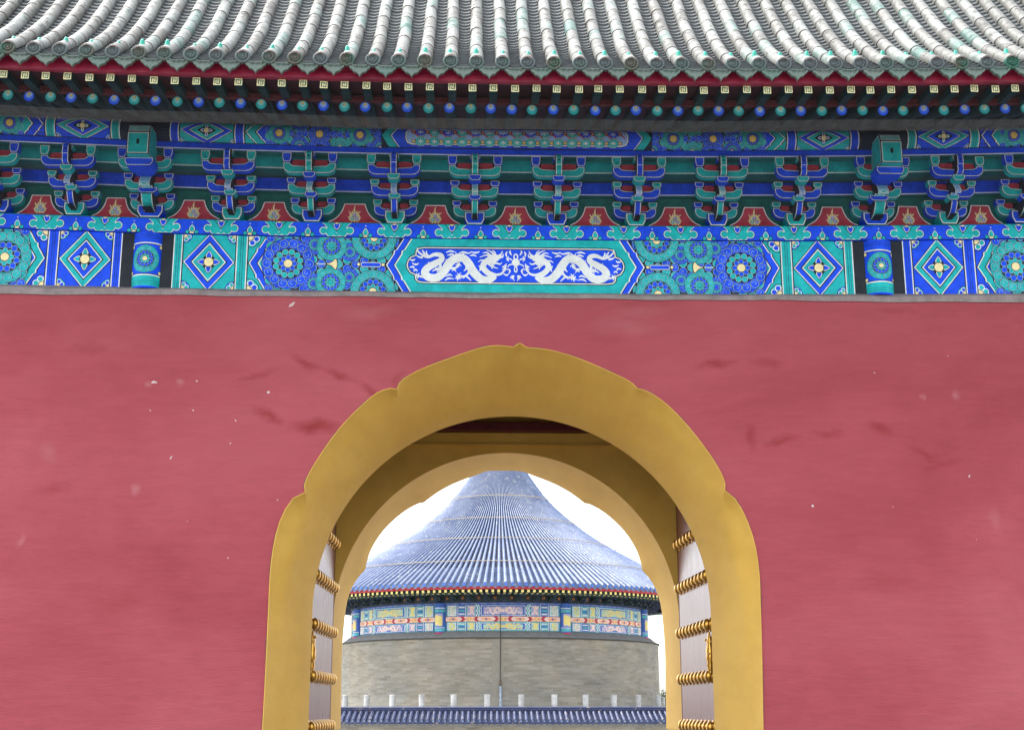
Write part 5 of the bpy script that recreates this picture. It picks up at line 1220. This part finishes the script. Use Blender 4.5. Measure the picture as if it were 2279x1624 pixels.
# ---- marble terrace and its posts
RT = 9.2; ter = thing('marble_terrace', (HX, HY, -3.7), 'white marble terrace under the round hall with a ring of carved posts', 'terrace')
b = MB(); b.lathe([(10.2, -3.7), (10.2, -3.3), (9.8, -3.1), (9.8, -1.1), (10.0, -0.95), (10.0, -0.63), (0.0, -0.63)], 'marble', 80); b.build('terrace_base', ter, HM, smooth=R(30))
pm = MB()
zt0, zt1 = -0.629, zs(829, RT)
H_ = zt1 - zt0
pm.box(-0.13, 0.13, -0.13, 0.13, 0, H_ - 0.52, 'marble')
pf = [(0.10, H_ - 0.519), (0.13, H_ - 0.50), (0.10, H_ - 0.47)]
zz = H_ - 0.46
while zz < H_ - 0.05:
    pf += [(0.125, zz), (0.132, zz + 0.02), (0.118, zz + 0.04)]; zz += 0.05
pf += [(0.14, H_ - 0.035), (0.13, H_ - 0.01), (0.05, H_), (0.0, H_)]
pm.lathe(pf, 'marble', 14); post_me = pm.mesh('post', smooth=R(40))
bp = MB(); pn = [(-0.62, 0.0), (0.62, 0.0), (0.62, 0.30), (-0.62, 0.30)]
bp.box(-0.60, 0.60, -0.07, 0.07, 0.0, 0.42, 'marble'); bp.box(-0.60, 0.60, -0.08, 0.08, 0.52, 0.60, 'marble')
for s in (-0.45, 0, 0.45): bp.box(s - 0.06, s + 0.06, -0.05, 0.05, 0.42, 0.52, 'marble')
panel_me = bp.mesh('balustrade_panel')
for k in range(40):
    a = R(9) * k + R(4.5); put('post', post_me, ter, HM @ Matrix.Rotation(a, 4, 'Z') @ T(0, -RT, zt0))
    a += R(4.5); put('balustrade_panel', panel_me, ter, HM @ Matrix.Rotation(a, 4, 'Z') @ T(0, -RT, zt0))

# ---- encircling wall with blue tiled coping
RC = 32.5; DW = 52.0; WY = CAMY + DW + RC; WX_ = pix(1120, 1600, CAMY + DW).x; CM = T(WX_, WY, 0)
enc = thing('encircling_wall', (WX_, CAMY + DW, -3.7), 'long curved grey wall with dark blue tiled coping below the round hall', 'wall')
zw = lambda zy, off=0.0: pix(1120, (1320 + zy / 2.78) * 0.9543, CAMY + DW - off).z
A0, A1 = R(-38), R(38)
z_r1, z_r0, z_te, z_b = zw(907), zw(941, 0.12), zw(1003, 0.62), zw(1045, 0.1)
b = MB(); b.lathe([(RC + 0.28, -3.7), (RC + 0.28, z_b + 0.05)], 'grey_brick', 160, A0, A1)
me = b.mesh('brick_wall', smooth=True); uv = me.uv_layers.new(name='uv')
for lp in me.loops:
    co = me.vertices[lp.vertex_index].co; uv.data[lp.index].uv = (math.atan2(co.x, -co.y) * RC, co.z)
put('brick_wall', me, enc, CM)
b = MB(); b.lathe([(RC + 0.281, z_b + 0.02), (RC + 0.36, z_b + 0.06), (RC + 0.36, z_b + 0.10), (RC + 0.46, z_b + 0.14), (RC + 0.46, z_te - 0.06)], 'grey_cap', 160, A0, A1); b.build('cornice', enc, CM)
b = MB(); hr = z_r1 - z_r0
b.lathe([(RC + 0.15, z_r0 - 0.08), (RC + 0.15, z_r0 + hr * 0.25), (RC + 0.19, z_r0 + hr * 0.3), (RC + 0.19, z_r0 + hr * 0.45), (RC + 0.13, z_r0 + hr * 0.5), (RC + 0.13, z_r0 + hr * 0.7), (RC + 0.16, z_r0 + hr * 0.75), (RC + 0.14, z_r0 + hr * 0.92), (RC, z_r1), (RC - 0.14, z_r0 + hr * 0.9), (RC - 0.14, z_r0 - 0.1)], 'wall_tile', 160, A0, A1); b.build('ridge', enc, CM, smooth=R(30))
b = MB(); b.lathe([(RC + 0.14, z_r0 - 0.02), (RC + 0.64, z_te - 0.03), (RC + 0.64, z_te - 0.08), (RC + 0.4, z_te - 0.09)], 'blue_pan', 160, A0, A1); cop = b.build('coping', enc, CM)
b = MB(); sp = 0.212; nrow = int(RC * (A1 - A0) / sp)
for k in range(nrow):
    a = A0 + (k + 0.5) * sp / (RC + 0.6); c, s = cos(a), sin(a)
    def q3(r_, u, z): return (r_ * s + u * c, -r_ * c + u * s, z)
    vs = []
    rs = [(RC + 0.15 + 0.50 * t, z_r0 + 0.0 + (z_te - z_r0) * (t ** 0.92)) for t in (0, 0.25, 0.27, 0.5, 0.52, 0.76, 0.78, 1.0)]
    for j, (r_, z) in enumerate(rs):
        wd = 0.058 + 0.008 * (j % 2)
        vs += [q3(r_ + h_ * 0.02, u * wd, z + h_ * wd) for u, h_ in ((-1, -0.2), (-0.8, 0.6), (0, 1.0), (0.8, 0.6), (1, -0.2))]
    b.add(vs, [(5 * j + q, 5 * j + q + 1, 5 * j + 6 + q, 5 * j + 5 + q) for j in range(len(rs) - 1) for q in range(4)], 'wall_tile')
    n = 10; b.add([q3(RC + 0.665, 0.068 * cos(2 * pi * q / n), z_te + 0.005 + 0.068 * sin(2 * pi * q / n)) for q in range(n)] , [tuple(range(n))], 'wall_tile')
    b.add([q3(RC + 0.672, 0.046 * cos(2 * pi * q / n), z_te + 0.005 + 0.046 * sin(2 * pi * q / n)) for q in range(n)] , [tuple(range(n))], 'blue_tile')
    a2 = a + sp / 2 / (RC + 0.6); c, s = cos(a2), sin(a2)
    b.add([q3(RC + 0.66, u, z_te + w_) for u, w_ in ((-0.09, -0.02), (0.09, -0.02), (0.075, -0.08), (0, -0.125), (-0.075, -0.08))], [(0, 1, 2, 3, 4)], 'wall_tile')
o = b.build('coping_tile', cop, CM); o['kind'] = 'stuff'

# ---- trees far behind, right of the terrace
def tree(x, y, top, spread, label):
    t = thing('background_tree', (x, y, -3.7), label, 'tree', 'dark trees beyond the terrace')
    b = MB(); b.tube([(0, 0, 0), (0.1, 0, 1.2), (0.0, 0.1, top * 0.75)], [0.22, 0.16, 0.06], 'bark', 8)
    for k in range(7):
        a = k * 2.4; b.tube([(0.05, 0, top * (0.35 + 0.05 * k)), (spread * 0.5 * cos(a), spread * 0.5 * sin(a), top * (0.5 + 0.05 * k))], [0.08, 0.025], 'bark', 6)
    b.build('trunk', t, T(x, y, -3.7))
    n = 2600; vs = []; fs = []
    cl_ = [(rnd.uniform(-0.6, 0.6) * spread, rnd.uniform(-0.6, 0.6) * spread, top * rnd.uniform(0.45, 0.92), spread * rnd.uniform(0.25, 0.42)) for _ in range(16)]
    for k in range(n):
        c = cl_[k % 16]; d = Vector((rnd.gauss(0, 1), rnd.gauss(0, 1), rnd.gauss(0, 0.8))).normalized() * c[3] * rnd.uniform(0.5, 1.1)
        p = Vector(c[:3]) + d; p.z = min(p.z, top); u = Vector((rnd.gauss(0, 1), rnd.gauss(0, 1), rnd.gauss(0, 1))).normalized() * 0.11; v = u.orthogonal().normalized() * 0.07
        o_ = len(vs); vs += [p - u, p + v, p + u, p - v]; fs.append((o_, o_ + 1, o_ + 2, o_ + 3))
    b = MB(); b.add(vs, fs, 'leaf'); b.build('crown', t, T(x, y, -3.7))
tree(11.0, 88, 4.9, 1.8, 'small dark tree just right of the marble posts, nearer the terrace')
tree(14.6, 92, 5.4, 2.2, 'larger dark tree at the far right edge of the archway view')
